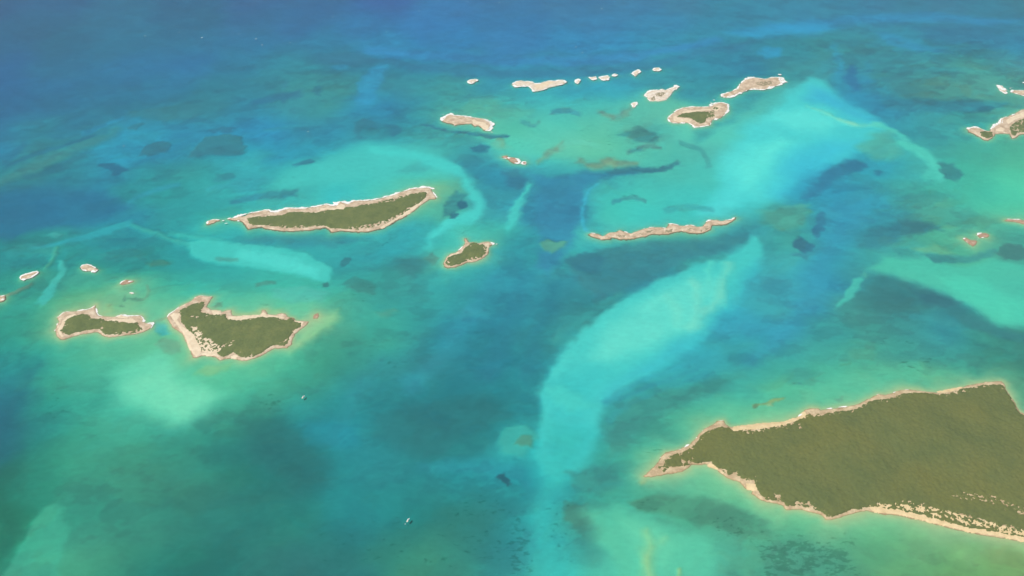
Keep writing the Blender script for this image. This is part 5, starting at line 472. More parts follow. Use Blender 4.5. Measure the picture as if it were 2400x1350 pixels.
 {"name":"rocky_islet","label":"white tilted wedge shaped rock between the awash grey rock and the last rock","kind":"pale","outline":[[700.3,4854.4],[726.3,4887.4],[745.3,4900.5],[749.7,4877.3],[733.4,4845.0],[715.6,4811.8],[710.2,4831.0]],"pixel":2.49,"ring":3.1},
 {"name":"rocky_islet","label":"flat white rock at the right end of the far row","kind":"pale","outline":[[828.6,4904.0],[844.2,4927.9],[867.3,4930.9],[874.6,4910.0],[864.1,4887.4],[836.5,4887.4]],"pixel":2.51,"ring":3.5},
 {"name":"rocky_islet","label":"pale pointed islet with two olive patches and a white tail","kind":"palepatch","outline":[[738.8,4567.1],[770.0,4615.8],[798.9,4630.0],[836.7,4630.0],[847.1,4646.4],[866.5,4630.0],[912.5,4665.2],[934.8,4690.7],[942.4,4671.3],[927.6,4640.9],[912.3,4630.0],[884.2,4567.1],[852.1,4507.0],[812.2,4490.8],[762.8,4490.8],[752.1,4519.2],[752.0,4538.2]],"pixel":2.39,"scrub":[[[800.1,4581.1],[828.5,4597.3],[843.6,4602.7],[866.1,4591.9],[848.9,4570.3],[834.1,4548.9],[807.9,4548.9]],[[771.4,4522.3],[791.3,4548.9],[793.0,4506.5],[773.5,4501.2]]],"dry":1,"bare":[[0.3,[[732,4719],[976,4719],[935,4449],[702,4449]]]],"surf":[[[741.6,4570.3,3.6],[768.3,4613.6,5.1],[799.1,4630.0,4.4],[838.0,4632.7,3.7],[851.5,4643.7,4.4]],[[912.2,4663.0,3.7],[934.8,4685.2,6.7],[938.8,4663.0,4.4]]],"ring":1.8},
 {"name":"rocky_islet","label":"small ragged whitish rock just below the pale pointed islet","kind":"pale","outline":[[653.0,4454.3],[665.4,4472.0],[687.2,4477.7],[684.6,4454.3],[668.0,4419.8],[659.1,4413.2],[658.3,4438.8]],"pixel":2.34,"ring":2.8},
 {"name":"island","label":"pale rimmed island with a triangular green patch in its middle","kind":"green","outline":[[830.9,4285.7],[842.8,4310.3],[892.4,4379.2],[929.6,4410.6],[983.9,4423.4],[1052.9,4418.3],[1084.0,4430.1],[1113.1,4462.1],[1153.0,4475.1],[1182.2,4455.9],[1183.0,4423.4],[1163.9,4360.0],[1135.2,4317.7],[1106.4,4285.7],[1066.9,4268.6],[1041.9,4207.4],[1009.2,4196.5],[956.7,4183.7],[945.7,4220.3],[925.8,4237.1],[879.8,4231.3],[846.8,4237.1],[835.1,4255.5]],"pixel":2.29,"scrub":[[[911.5,4329.1],[990.0,4354.0],[1064.9,4354.0],[1087.8,4372.6],[1101.0,4347.5],[1081.7,4304.4],[1041.5,4285.7],[1016.1,4237.1],[993.0,4220.3],[964.8,4268.6],[944.7,4285.7],[880.5,4298.0]],[[1103.8,4410.6],[1121.0,4403.0],[1110.4,4382.7],[1095.1,4387.8]]],"bare":[[0.35,[[1053,4383],[1110,4383],[1097,4283],[1034,4273]]]],"sand":[[[861.1,4298.0],[880.0,4310.3],[882.1,4285.7],[932.5,4279.8],[957.9,4261.3],[938.2,4244.4],[880.7,4237.1],[857.8,4255.5]],[[922.3,4362.6],[1017.8,4382.7],[1084.4,4392.8],[1131.3,4433.7],[1143.8,4413.2],[1106.7,4362.6],[1082.6,4382.7],[990.6,4357.5],[913.9,4337.5]]],"surf":[[[1076.2,4438.8,2.5],[1096.2,4459.5,3.5],[1121.5,4469.9,3.5],[1155.9,4477.7,3.5],[1183.3,4449.1,4.2],[1170.5,4382.7,5.5],[1149.0,4342.5,2.4]],[[1090.5,4480.3,3.5],[1098.1,4469.9,2.5]]],"ring":2.6},
 {"name":"island","label":"bare brown tadpole shaped island with a white surf cap on its right end","kind":"bare","outline":[[1166.8,4548.9],[1178.2,4575.7],[1225.8,4608.1],[1276.4,4649.2],[1299.8,4704.7],[1331.4,4754.4],[1355.8,4783.0],[1386.2,4798.5],[1424.4,4787.0],[1458.1,4772.1],[1507.3,4798.5],[1556.7,4798.5],[1567.5,4754.4],[1536.7,4704.7],[1515.6,4690.7],[1462.6,4657.4],[1421.4,4635.4],[1368.3,4640.9],[1337.1,4635.4],[1294.2,4602.7],[1229.7,4548.9],[1191.3,4534.5]],"pixel":2.43,"scrub":[[[1397.3,4724.4],[1430.3,4730.0],[1482.9,4735.7],[1480.1,4701.9],[1431.3,4679.6],[1397.3,4690.7]]],"dry":1,"bare":[[0.3,[[1385,4804],[1533,4804],[1494,4635],[1349,4635]]]],"surf":[[[1531.7,4787.0,5.7],[1557.5,4781.3,11.4],[1559.1,4747.0,11.3],[1538.7,4713.1,9.0]],[[1315.4,4730.0,4.9],[1339.5,4764.1,5.7],[1377.6,4792.8,5.7],[1406.6,4789.9,4.6]],[[1479.3,4784.1,5.0],[1519.6,4798.5,5.7]],[[1449.2,4651.9,5.5],[1472.4,4668.5,4.5]],[[1549.0,4839.2,6.2],[1570.7,4836.2,5.8]],[[1153.2,4501.2,5.7],[1159.8,4498.6,5.0]],[[1111.7,4506.5,4.3],[1123.0,4503.9,3.6]]],"ring":3.3},
 {"name":"rocky_islet","label":"foam covered rocks near the right edge of the view, above the peninsula island","kind":"awash","outline":[[2767.1,4696.3],[2787.3,4685.2],[2787.3,4637.6],[2798.4,4630.0],[2780.1,4621.2],[2778.5,4598.9],[2762.3,4586.5],[2750.3,4624.5]],"pixel":2.41,"surf":[[[2770.3,4690.7,7.5],[2770.4,4651.9,9.2],[2782.5,4630.0,5.5]],[[2756.2,4602.7,3.6],[2773.0,4591.9,5.5]]],"ring":2.9},
 {"name":"rocky_islet","label":"brown rock ridge behind foam, cut by the right edge above the peninsula island","kind":"bare","outline":[[2801.7,4605.4],[2825.8,4627.8],[2885.9,4624.5],[2963.2,4635.4],[2985.6,4581.1],[2901.1,4527.6],[2855.4,4557.4],[2842.2,4570.3],[2820.8,4586.5]],"pixel":2.39,"surf":[[[2816.3,4651.9,4.4],[2838.1,4657.4,5.9]],[[2924.2,4730.0,5.3],[2941.2,4724.4,5.3]],[[2804.1,4602.7,4.7],[2816.2,4619.0,4.4]]],"ring":2.9},
 {"name":"island","label":"island with a hooked green headland and pale sand, cut by the right edge","kind":"green","outline":[[2377.9,4168.1],[2402.2,4182.2],[2431.9,4190.3],[2453.8,4178.9],[2460.7,4151.2],[2489.0,4142.8],[2504.2,4168.1],[2542.5,4212.7],[2589.3,4246.8],[2617.3,4293.0],[2655.1,4304.8],[2686.9,4328.1],[2713.9,4347.5],[2757.4,4382.7],[2780.6,4392.8],[2911.9,4475.1],[3040.0,4449.1],[3021.6,4273.5],[2849.6,4107.5],[2717.6,4061.8],[2652.8,4112.1],[2626.6,4102.9],[2590.2,4070.9],[2571.8,4064.1],[2577.7,4112.1],[2538.3,4118.2],[2504.7,4112.1],[2470.4,4069.1],[2439.1,4043.7],[2420.2,4048.2],[2409.6,4080.0],[2397.8,4107.5],[2377.1,4135.3]],"pixel":2.24,"scrub":[[[2433.7,4130.7],[2458.7,4140.0],[2491.6,4130.7],[2479.8,4091.0],[2452.7,4064.1],[2431.5,4064.1],[2422.5,4091.0]],[[2609.7,4184.6],[2641.0,4212.7],[2685.7,4254.0],[2727.4,4275.9],[2867.8,4332.6],[2918.8,4249.2],[2750.0,4130.7],[2661.3,4130.7],[2622.7,4123.7],[2594.8,4091.0],[2586.9,4102.9],[2595.5,4140.0]]],"bare":[[0.35,[[2658,4273],[2726,4273],[2661,4131],[2595,4131]]]],"sand":[[[2619.1,4254.0],[2665.5,4298.0],[2764.5,4357.5],[2887.6,4423.4],[2859.0,4362.6],[2737.8,4298.9],[2679.3,4270.1],[2614.5,4212.7]],[[2524.7,4158.7],[2560.3,4178.9],[2571.3,4163.4],[2554.0,4135.3],[2514.7,4135.3]]],"surf":[[[2378.3,4165.7,5.2],[2405.1,4182.2,3.0],[2434.9,4189.3,3.3],[2455.1,4168.1,3.6],[2472.0,4144.6,4.2]],[[2502.2,4163.4,3.3],[2538.3,4206.0,4.3],[2584.3,4239.5,4.7],[2612.4,4283.2,4.0],[2649.4,4305.3,3.4]],[[2680.0,4317.7,3.7],[2707.2,4337.5,4.1]]]},
 {"name":"rocky_islet","label":"tan boot shaped rock, lower left of the pair on the shallow green bank","kind":"reddish","outline":[[1955.2,3161.5],[1970.8,3171.2],[1980.2,3159.2],[1988.8,3151.8],[2007.1,3152.8],[2010.7,3142.2],[1993.5,3119.8],[1977.3,3107.1],[1968.8,3120.8],[1961.8,3139.9]],"pixel":1.84,"surf":[[[1955.7,3161.5,2.4],[1970.1,3169.6,2.9]],[[1960.9,3142.2,1.7],[1965.7,3135.7,1.7]]]},
 {"name":"rocky_islet","label":"tan oval rock with foam at its left, upper of the pair on the green bank","kind":"reddish","outline":[[2027.5,3191.8],[2044.1,3204.9],[2060.0,3207.2],[2074.4,3207.2],[2081.4,3197.3],[2080.5,3185.2],[2068.0,3174.5],[2048.6,3171.2],[2032.0,3171.2],[2029.9,3181.0]],"pixel":1.86,"surf":[[[2025.7,3187.5,2.5],[2041.1,3202.3,2.7],[2056.9,3208.8,2.0]],[[2024.5,3171.2,2.2],[2026.9,3168.0,2.0]],[[2011.0,3151.8,1.5],[2020.5,3161.5,1.7]],[[2040.0,3172.8,2.0],[2051.9,3174.5,1.7]]]},
 {"name":"rocky_islet","label":"flat tan rock strip at the right edge, above the dark seagrass patch","kind":"reddish","outline":[[2196.0,3304.6],[2215.3,3318.4],[2239.1,3316.0],[2271.1,3314.9],[2285.9,3305.7],[2356.8,3294.4],[2389.4,3243.7],[2306.4,3227.0],[2271.5,3274.0],[2252.5,3287.6],[2236.5,3294.4],[2212.0,3297.8]],"pixel":1.9,"surf":[[[2214.9,3317.4,2.1],[2238.6,3314.9,2.3],[2253.9,3314.9,2.1],[2272.2,3313.2,3.3]]]},
 {"name":"rocky_islet","label":"slanted surf ringed rock nearest the left edge, above the bean shaped island","kind":"bare","outline":[[-2013.7,2889.7],[-2008.6,2904.1],[-1993.6,2909.9],[-1981.0,2921.6],[-1964.1,2927.5],[-1952.9,2921.6],[-1957.8,2904.1],[-1966.1,2886.8],[-1979.9,2878.2],[-1993.6,2869.6],[-2006.5,2875.3]],"pixel":1.75,"surf":[[[-2003.5,2872.4,2.7],[-1987.9,2872.4,3.3],[-1979.9,2878.2,1.8]],[[-2014.1,2892.5,2.2],[-2002.2,2905.6,2.3],[-1982.0,2915.8,2.9],[-1961.8,2926.0,2.7]],[[-1967.9,2886.8,2.2],[-1959.0,2907.0,2.3]]],"ring":1.4},
 {"name":"rocky_islet","label":"round surf ringed rock with a brown core, between the slanted rock and pale sandbar","kind":"bare","outline":[[-1793.1,2957.0],[-1790.8,2971.9],[-1775.3,2977.8],[-1754.2,2968.9],[-1728.0,2951.0],[-1712.5,2937.7],[-1720.0,2924.5],[-1739.8,2930.4],[-1759.1,2930.4],[-1778.4,2939.2]],"pixel":1.77,"surf":[[[-1792.2,2957.0,2.1],[-1790.3,2970.4,3.7],[-1774.7,2976.3,3.9],[-1751.3,2965.9,3.7],[-1727.5,2949.6,2.3]],[[-1739.2,2928.9,2.3],[-1720.0,2924.5,2.7],[-1711.9,2936.3,1.8]],[[-1778.4,2939.2,2.3],[-1757.4,2930.4,2.3]]],"ring":0.9},
 {"name":"rocky_islet","label":"slim white and pink rock on the greenish shallows above the bean shaped island","kind":"reddish","outline":[[-1589.7,2842.3],[-1585.7,2857.0],[-1575.1,2870.7],[-1558.5,2867.6],[-1539.4,2863.8],[-1541.7,2855.3],[-1555.9,2844.5],[-1578.4,2836.1]],"pixel":1.73,"surf":[[[-1589.3,2842.6,1.8],[-1586.0,2858.1,2.0],[-1576.1,2869.6,1.6]],[[-1561.8,2858.1,3.6],[-1541.9,2861.0,2.7]]]},
 {"name":"rocky_islet","label":"white sliver of rock awash in the shallows below the slim white and pink rock","kind":"awash","outline":[[-1530.9,2785.4],[-1523.9,2787.3],[-1512.1,2782.6],[-1519.2,2778.5]],"pixel":1.71,"ring":1.1},
 {"name":"rocky_islet","label":"grey rock on the left edge at the end of a brown reef","kind":"bare","outline":[[-2081.7,2763.4],[-2032.6,2767.5],[-2021.3,2768.9],[-2009.8,2747.1],[-2008.8,2733.6],[-2019.9,2728.2],[-2067.9,2733.6]],"pixel":1.69,"surf":[[[-2036.3,2760.7,3.0],[-2021.8,2766.2,2.4]],[[-2021.8,2736.3,4.3],[-2010.8,2741.7,4.3]]]},
 {"name":"rocky_islet","label":"pinkish rock with a pale right rim at the top of the dark blue channel","kind":"reddish","outline":[[-50.9,3874.7],[-40.4,3885.8],[-26.2,3890.1],[-19.1,3874.7],[-5.3,3870.1],[10.6,3866.7],[26.4,3856.1],[35.8,3835.1],[33.6,3816.3],[18.2,3811.7],[2.1,3819.6],[-11.6,3835.1],[-21.1,3854.0],[-37.0,3860.3]],"pixel":2.11,"surf":[[[-19.1,3873.0,3.0],[-14.8,3858.2,3.0],[-4.2,3868.8,2.4]],[[14.8,3862.4,2.4],[27.5,3851.9,3.0],[35.8,3830.9,3.3],[31.5,3814.2,2.7],[10.5,3812.1,2.4]],[[-46.6,3862.4,1.5],[-25.4,3858.2,1.5]]]},
 {"name":"rocky_islet","label":"tiny dot of rock just right of the pinkish rock above the dark channel","kind":"reddish","outline":[[48.2,3814.2],[54.6,3824.2],[65.2,3826.7],[70.3,3814.2],[64.9,3801.8],[53.6,3803.8]],"pixel":2.1,"ring":2.7},
 {"name":"island","label":"bare tan bone shaped island with a white surf rim, left of the far shallows","kind":"bare","outline":[[-375.5,4283.2],[-360.7,4302.9],[-343.9,4327.6],[-321.3,4335.1],[-297.6,4319.7],[-268.9,4317.7],[-232.9,4304.4],[-203.8,4293.0],[-168.5,4288.1],[-139.4,4278.4],[-117.6,4246.3],[-106.1,4237.1],[-106.6,4201.2],[-116.0,4163.4],[-128.9,4144.6],[-147.0,4154.0],[-154.2,4177.5],[-179.6,4201.2],[-196.1,4191.7],[-211.8,4225.1],[-264.6,4220.3],[-285.7,4215.5],[-301.1,4207.4],[-314.1,4225.1],[-342.8,4229.9],[-367.7,4249.2]],"pixel":2.26,"sand":[[[-215.1,4254.0],[-199.9,4273.5],[-185.5,4249.2],[-146.7,4234.7],[-120.9,4187.0],[-129.0,4149.3],[-147.2,4163.4],[-166.2,4206.0],[-191.2,4215.5]]],"surf":[[[-371.4,4254.0,4.3],[-370.9,4283.2,6.7],[-354.2,4307.8,6.8],[-339.4,4330.1,4.4],[-321.2,4332.6,7.8],[-311.3,4317.7,5.1],[-286.1,4317.7,3.4],[-265.4,4315.2,5.1],[-232.9,4302.9,4.4],[-200.6,4293.0,3.4],[-168.5,4285.7,4.0],[-140.9,4273.5,4.4],[-117.6,4244.4,5.3],[-106.0,4229.9,5.3],[-109.8,4191.7,4.9],[-120.2,4154.0,5.2],[-140.2,4149.3,4.2]],[[-305.7,4210.7,4.3],[-296.7,4210.7,3.3]],[[-378.6,4332.6,3.4],[-367.1,4332.6,3.4]],[[-335.4,4382.7,3.5],[-330.7,4380.2,3.1]],[[-111.0,4137.7,3.9],[-99.8,4128.3,3.9]]]},
]
WHITECAPS = [[-1611,5363,3.7],[-1552,5269,3.3],[-1957,5383,3.3],[-1062,4140,3.3],[-88,5993,2.9],[-624,5835,2.7],[605,5882,3.6],[395,5236,3.3],[430,5151,3.2],[-308,6009,2.9],[-2127,5473,2.7],[-2325,5411,2.7],[-1737,5438,2.4],[-1186,5728,2.3],[830,5580,2.4],[-2641,5044,2.2],[-1384,5302,2.2],[-1968,3986,2.1],[240,5329,2.3],[-804,5473,2.2]]
BOATS = {"a":[-726.2,2198.3],"a2":[-723.4,2203.8],"b":[-313.4,1677.2],"b2":[-310.1,1683.6],"d":[-321.0,1663.7],"d2":[-320.1,1666.1]}

ROCK_FLAT = (.42, .44, .23)          # reflectance of the brown weedy rock flat at the waterline
SHALLOW_NEAR, SHALLOW_FAR = (.24, .49, .29), (.13, .49, .37)   # clear shallows over sand
HAZE_COLOR, HAZE_DENSITY = (.76, .90, 1.0, 1), 2.8e-5

# ------------------------------------------------------------------ noise and distance helpers
def lattice(seed):
    return np.random.RandomState(seed).rand(256, 256).astype(np.float32)
LAT = [lattice(s) for s in range(8)]

def vnoise(x, y, k=0):
    """smooth value noise in 0..1, one cell per unit"""
    L = LAT[k % 8]
    xf, yf = np.floor(x), np.floor(y)
    u, v = x - xf, y - yf
    xi, yi = xf.astype(np.int64) & 255, yf.astype(np.int64) & 255
    u = u * u * (3 - 2 * u)
    v = v * v * (3 - 2 * v)
    x1, y1 = (xi + 1) & 255, (yi + 1) & 255
    return (L[xi, yi] * (1 - u) + L[x1, yi] * u) * (1 - v) + (L[xi, y1] * (1 - u) + L[x1, y1] * u) * v

def fbm(x, y, k=0, octaves=4, gain=0.5):
    """fractal noise, about -1..1"""
    s, a, t = 0.0, 1.0, 0.0
    c, sn = math.cos(0.6), math.sin(0.6)
    for i in range(octaves):
        s = s + a * (vnoise(x + 17.3 * i, y - 9.1 * i, k + i) * 2 - 1)
        t += a
        x, y = (x * c - y * sn) * 2.03, (x * sn + y * c) * 2.03
        a *= gain
    return s / t * 1.6

def sdist(X, Y, poly):
    """signed distance to a closed outline, positive inside"""
    P = np.asarray(poly, dtype=np.float64)[:, :2]
    Q = np.roll(P, -1, axis=0)
    d2 = np.full(X.shape, 1e18)
    inside = np.zeros(X.shape, dtype=bool)
    for (ax, ay), (bx, by) in zip(P, Q):
        ex, ey = bx - ax, by - ay
        l2 = ex * ex + ey * ey
        if l2 < 1e-9:
            continue
        px, py = X - ax, Y - ay
        t = np.clip((px * ex + py * ey) / l2, 0, 1)
        d2 = np.minimum(d2, (px - t * ex) ** 2 + (py - t * ey) ** 2)
        if ay != by:
            inside ^= ((ay > Y) != (by > Y)) & (X < ex * (Y - ay) / (by - ay) + ax)
    d = np.sqrt(d2)
    return np.where(inside, d, -d)

def sdist_near(X, Y, poly, reach):
    """the same on big fields: exact within reach of the outline's box, far outside elsewhere"""
    P = np.asarray(poly, dtype=np.float64)
    m = ((X > P[:, 0].min() - reach) & (X < P[:, 0].max() + reach) & (Y > P[:, 1].min() - reach) & (Y < P[:, 1].max() + reach))
    out = np.full(X.shape, -1e6)
    idx = np.nonzero(m)
    if len(idx[0]):
        out[idx] = sdist(X[idx], Y[idx], poly)
    return out

def smooth(a, b, x):
    t = np.clip((x - a) / (b - a), 0, 1)
    return t * t * (3 - 2 * t)

# ------------------------------------------------------------------ materials
def material(name):
    m = bpy.data.materials.new(name)
    m.use_nodes = True
    nt = m.node_tree
    return m, nt, nt.nodes['Principled BSDF'], nt.nodes['Material Output']

def node(nt, kind, **kw):
    n = nt.nodes.new('ShaderNode' + kind)
    for k, v in kw.items():
        setattr(n, k, v)
    return n

def noise_tex(nt, scale, detail=4, rough=0.55, stretch=None, src='Object'):
    tc = node(nt, 'TexCoord')
    out = tc.outputs[src]
    if stretch:
        mp = node(nt, 'Mapping')
        mp.inputs['Scale'].default_value = stretch[:3]
        mp.inputs['Rotation'].default_value = (0, 0, stretch[3])
        nt.links.new(out, mp.inputs[0])
        out = mp.outputs[0]
    t = node(nt, 'TexNoise')
    t.inputs['Scale'].default_value = scale
    t.inputs['Detail'].default_value = detail
    t.inputs['Roughness'].default_value = rough
    nt.links.new(out, t.inputs['Vector'])
    return t.outputs[0]

def ramp(nt, fac, stops):
    r = node(nt, 'ValToRGB')
    e = r.color_ramp.elements
    while len(e) < len(stops):
        e.new(0.5)
    for k, (p, c) in zip(e, stops):
        k.position = p
        k.color = (*c, 1)
    nt.links.new(fac, r.inputs[0])
    return r.outputs[0]

def mix(nt, a, b, fac, mode='MIX'):
    m = node(nt, 'Mix', data_type='RGBA', blend_type=mode)
    for sock, v in ((m.inputs[0], fac), (m.inputs[6], a), (m.inputs[7], b)):
        if hasattr(v, 'links'):
            nt.links.new(v, sock)
        elif isinstance(v, (int, float)):
            sock.default_value = v
        else:
            sock.default_value = (*v, 1)
    return m.outputs[2]

def mapr(nt, v, a, b, c, d):
    n = node(nt, 'MapRange')
    nt.links.new(v, n.inputs[0])
    for i, x in enumerate((a, b, c, d)):
        n.inputs[i + 1].default_value = x
    return n.outputs[0]

def two_tone(name, stops, scale, rough=0.9, spec=0.1, stops2=None, scale2=None, wet=None, bump=None, broad=None):
    m, nt, bs, out = material(name)
    col = ramp(nt, noise_tex(nt, scale, 5, 0.6), stops)
    if stops2:
        col = mix(nt, col, ramp(nt, noise_tex(nt, scale2, 3, 0.5), stops2), 1.0, 'MULTIPLY')
    if broad:    # slow drift from one kind of cover to another
        col = mix(nt, col, ramp(nt, noise_tex(nt, broad[0], 2, 0.5), broad[1]), 1.0, 'MULTIPLY')
    if wet:      # rock is darker where the swell keeps it wet, up to about wet[0] metres
        g = node(nt, 'NewGeometry')
        sp = node(nt, 'SeparateXYZ')
        nt.links.new(g.outputs['Position'], sp.inputs[0])
        zone = node(nt, 'Math', operation='MULTIPLY_ADD')       # weedy ledge below, bleached rock above
        nt.links.new(noise_tex(nt, 0.09, 3, 0.6), zone.inputs[0])
        zone.inputs[1].default_value = 2.4
        nt.links.new(sp.outputs[2], zone.inputs[2])
        ledge = mix(nt, col, (.90, .86, .80), 1.0, 'MULTIPLY')
        col = mix(nt, ledge, col, mapr(nt, zone.outputs[0], 1.9, 3.1, 0.0, 1.0))
        col = mix(nt, wet[1], col, mapr(nt, sp.outputs[2], 0.0, wet[0], 0.0, 1.0))
    nt.links.new(col, bs.inputs['Base Color'])
    bs.inputs['Roughness'].default_value = rough
    bs.inputs['Specular IOR Level'].default_value = spec
    if bump:
        b = node(nt, 'Bump')
        b.inputs['Strength'].default_value = 0.8
        b.inputs['Distance'].default_value = bump[1]
        nt.links.new(noise_tex(nt, bump[0], 4, 0.6), b.inputs['Height'])
        nt.links.new(b.outputs[0], bs.inputs['Normal'])
    return m

MAT = {}
MAT['rock'] = two_tone('weathered_limestone', [(0.32, (.50, .37, .24)), (0.5, (.68, .53, .37)), (0.66, (.84, .71, .53))], 0.035,
                       stops2=[(0.3, (.8, .78, .76)), (0.7, (1, 1, 1))], scale2=0.25, wet=(0.4, (.25, .18, .11)), bump=(0.3, 1.0))
MAT['rock_red'] = two_tone('reddish_limestone', [(0.3, (.44, .29, .20)), (0.55, (.55, .39, .28)), (0.75, (.66, .52, .38))], 0.06,
                           stops2=[(0.3, (.8, .78, .76)), (0.7, (1, 1, 1))], scale2=0.3, wet=(0.35, (.30, .22, .13)), bump=(0.3, 1.0))
MAT['rock_pale'] = two_tone('pale_limestone', [(0.3, (.68, .56, .43)), (0.48, (.88, .79, .66)), (0.68, (.96, .92, .83))], 0.05,
                            stops2=[(0.3, (.86, .84, .82)), (0.7, (1, 1, 1))], scale2=0.2, wet=(0.15, (.55, .47, .36)), bump=(0.2, 1.0))
MAT['rock_big'] = two_tone('brown_limestone', [(0.32, (.46, .33, .19)), (0.5, (.63, .485, .295)), (0.66, (.78, .64, .41))], 0.035,
                           stops2=[(0.3, (.8, .78, .76)), (0.7, (1, 1, 1))], scale2=0.25, wet=(0.4, (.26, .18, .09)), bump=(0.3, 1.0))
MAT['sand'] = two_tone('coral_sand', [(0.35, (.76, .62, .43)), (0.65, (.88, .75, .55))], 0.05, stops2=[(0.3, (.93, .91, .88)), (0.7, (1, 1, 1))], scale2=0.4)
MAT['sand_big'] = two_tone('golden_coral_sand', [(0.35, (.72, .55, .30)), (0.65, (.84, .67, .40))], 0.05, stops2=[(0.3, (.92, .9, .86)), (0.7, (1, 1, 1))], scale2=0.4)
MAT['scrub'] = two_tone('coastal_scrub', [(0.3, (.118, .158, .053)), (0.5, (.142, .182, .060)), (0.7, (.175, .205, .067))], 0.018,
                        stops2=[(0.3, (.82, .85, .88)), (0.6, (1.02, 1.0, .98))], scale2=0.13)
MAT['scrub_big'] = two_tone('warm_cast_coppice_scrub', [(0.3, (.122, .150, .048)), (0.5, (.145, .166, .050)), (0.7, (.158, .172, .050))], 0.008,  # browner than the other scrub: the aircraft window's warm cast, put into the colour
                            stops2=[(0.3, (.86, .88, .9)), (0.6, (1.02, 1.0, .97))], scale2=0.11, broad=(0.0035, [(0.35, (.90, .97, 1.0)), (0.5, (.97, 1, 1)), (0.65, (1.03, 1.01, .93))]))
MAT['scrub_dry'] = two_tone('low_dry_scrub', [(0.3, (.27, .23, .13)), (0.7, (.36, .31, .19))], 0.05)
MAT['foam'] = two_tone('sea_foam', [(0.3, (.88, .88, .84)), (0.7, (.96, .96, .93))], 0.3, rough=0.7)
def plain(name, c, rough=0.4, spec=0.4, metal=0.0):
    m, nt, bs, out = material(name)
    n = noise_tex(nt, 2.0, 3)
    nt.links.new(mix(nt, [x * .93 for x in c], c, n), bs.inputs['Base Color'])
    bs.inputs['Roughness'].default_value = rough
    bs.inputs['Specular IOR Level'].default_value = spec
    bs.inputs['Metallic'].default_value = metal
    return m
MAT['gelcoat'] = plain('white_gelcoat', (.86, .86, .83), .25)
MAT['teak'] = plain('bleached_teak_deck', (.74, .66, .52), .7)
MAT['tinted_glass'] = plain('tinted_glass', (.03, .04, .05), .1)
MAT['rubber'] = plain('grey_rubber', (.72, .76, .78), .6)
MAT['engine'] = plain('dark_cowling', (.05, .05, .06), .4)
MAT['bare_metal'] = plain('bare_metal', (.6, .6, .6), .3, metal=1.0)

# ------------------------------------------------------------------ mesh helpers
def make_mesh(name, verts, faces, mat, parent=None, smooth_shade=True, kind=None):
    """one mesh object from numpy vertices (n x 3) and quads or triangles (m x 4 or m x 3)"""
    me = bpy.data.meshes.new(name)
    verts = np.asarray(verts, dtype=np.float32)
    faces = np.asarray(faces, dtype=np.int32)
    k = faces.shape[1]
    me.vertices.add(len(verts))
    me.vertices.foreach_set('co', verts.ravel())
    me.loops.add(faces.size)
    me.loops.foreach_set('vertex_index', faces.ravel())
    me.polygons.add(len(faces))
    me.polygons.foreach_set('loop_start', np.arange(0, faces.size, k, dtype=np.int32))
    me.polygons.foreach_set('use_smooth', np.full(len(faces), smooth_shade))
    me.update(calc_edges=True)
    me.materials.append(mat)
    o = bpy.data.objects.new(name, me)
    scene.collection.objects.link(o)
    if parent:
        o.parent = parent
    if kind:
        o['kind'] = kind
    return o

def grid_faces(ny, nx):
    i = np.arange(ny * nx).reshape(ny, nx)
    return np.stack([i[:-1, :-1], i[:-1, 1:], i[1:, 1:], i[1:, :-1]], axis=-1).reshape(-1, 4)

def keep(verts, faces, mask):
    """drop the faces none of whose corners are in the mask, and the vertices nothing uses"""
    f = faces[mask[faces].any(axis=1)]
    used = np.unique(f)
    idx = np.full(len(verts), -1)
    idx[used] = np.arange(len(used))
    return verts[used], idx[f]

# ------------------------------------------------------------------ the sea bed
WATER_K = np.array([0.10, 0.011, 0.007])        # absorption of the sea water per metre: red goes first

def axis(parts):
    out = [parts[0][0]]
    for a, b, s in parts:
        n = max(1, int(round((b - a) / s)))
        out += list(np.linspace(a, b, n + 1)[1:])
    return np.array(out)
gx = axis([(-6500, -4100, 160), (-4100, -2300, 9), (-2300, 2300, 5.6), (2300, 4100, 9), (4100, 6500, 160)])
gy = axis([(-900, 1250, 150), (1250, 2200, 5.0), (2200, 3500, 7.0), (3500, 6300, 11.0), (6300, 9500, 160)])
GX, GY = np.meshgrid(gx, gy)

def interpolate_color_points(X, Y):
    S = np.array(COLOR_POINTS, dtype=np.float64)
    col = np.log(S[:, 2:])
    acc = np.zeros(X.shape + (3,))
    tot = np.zeros(X.shape)
    for (x, y), c in zip(S[:, :2], col):
        reach = math.hypot(y, ALT)                 # points follow image spacing, so they lie farther apart with distance
        sx, sy = reach * 0.0175, reach * 0.0098 * reach / ALT
        q = ((X - x) / sx) ** 2 + ((Y - y) / sy) ** 2
        w = np.exp(-0.5 * q) + 2e-5 / (1 + q)
        acc += w[..., None] * c
        tot += w
    return np.exp(acc / tot[..., None])

def resample(cx, cy_, V, X1, Y1):
    """bilinear lookup of V on the grid cx, cy_ at the points (X1, Y1)"""
    fx = np.clip(np.interp(X1, cx, np.arange(len(cx))), 0, len(cx) - 1.001)
    fy = np.clip(np.interp(Y1, cy_, np.arange(len(cy_))), 0, len(cy_) - 1.001)
    i, j = fx.astype(int), fy.astype(int)
    u, v = (fx - i)[..., None], (fy - j)[..., None]
    return (V[j, i] * (1 - u) + V[j, i + 1] * u) * (1 - v) + (V[j + 1, i] * (1 - u) + V[j + 1, i + 1] * u) * v

# the currents bend every edge a little
far = np.hypot(GY, ALT) / 3000.0
WX = GX + far * (11 * fbm(GX / 150, GY / 150, 0) + 3.5 * fbm(GX / 30, GY / 30, 2, 3, 0.6))
WY = GY + far * (11 * fbm(GX / 150 + 40, GY / 150 + 7, 1) + 3.5 * fbm(GX / 30 + 9, GY / 30 + 3, 3, 3, 0.6))

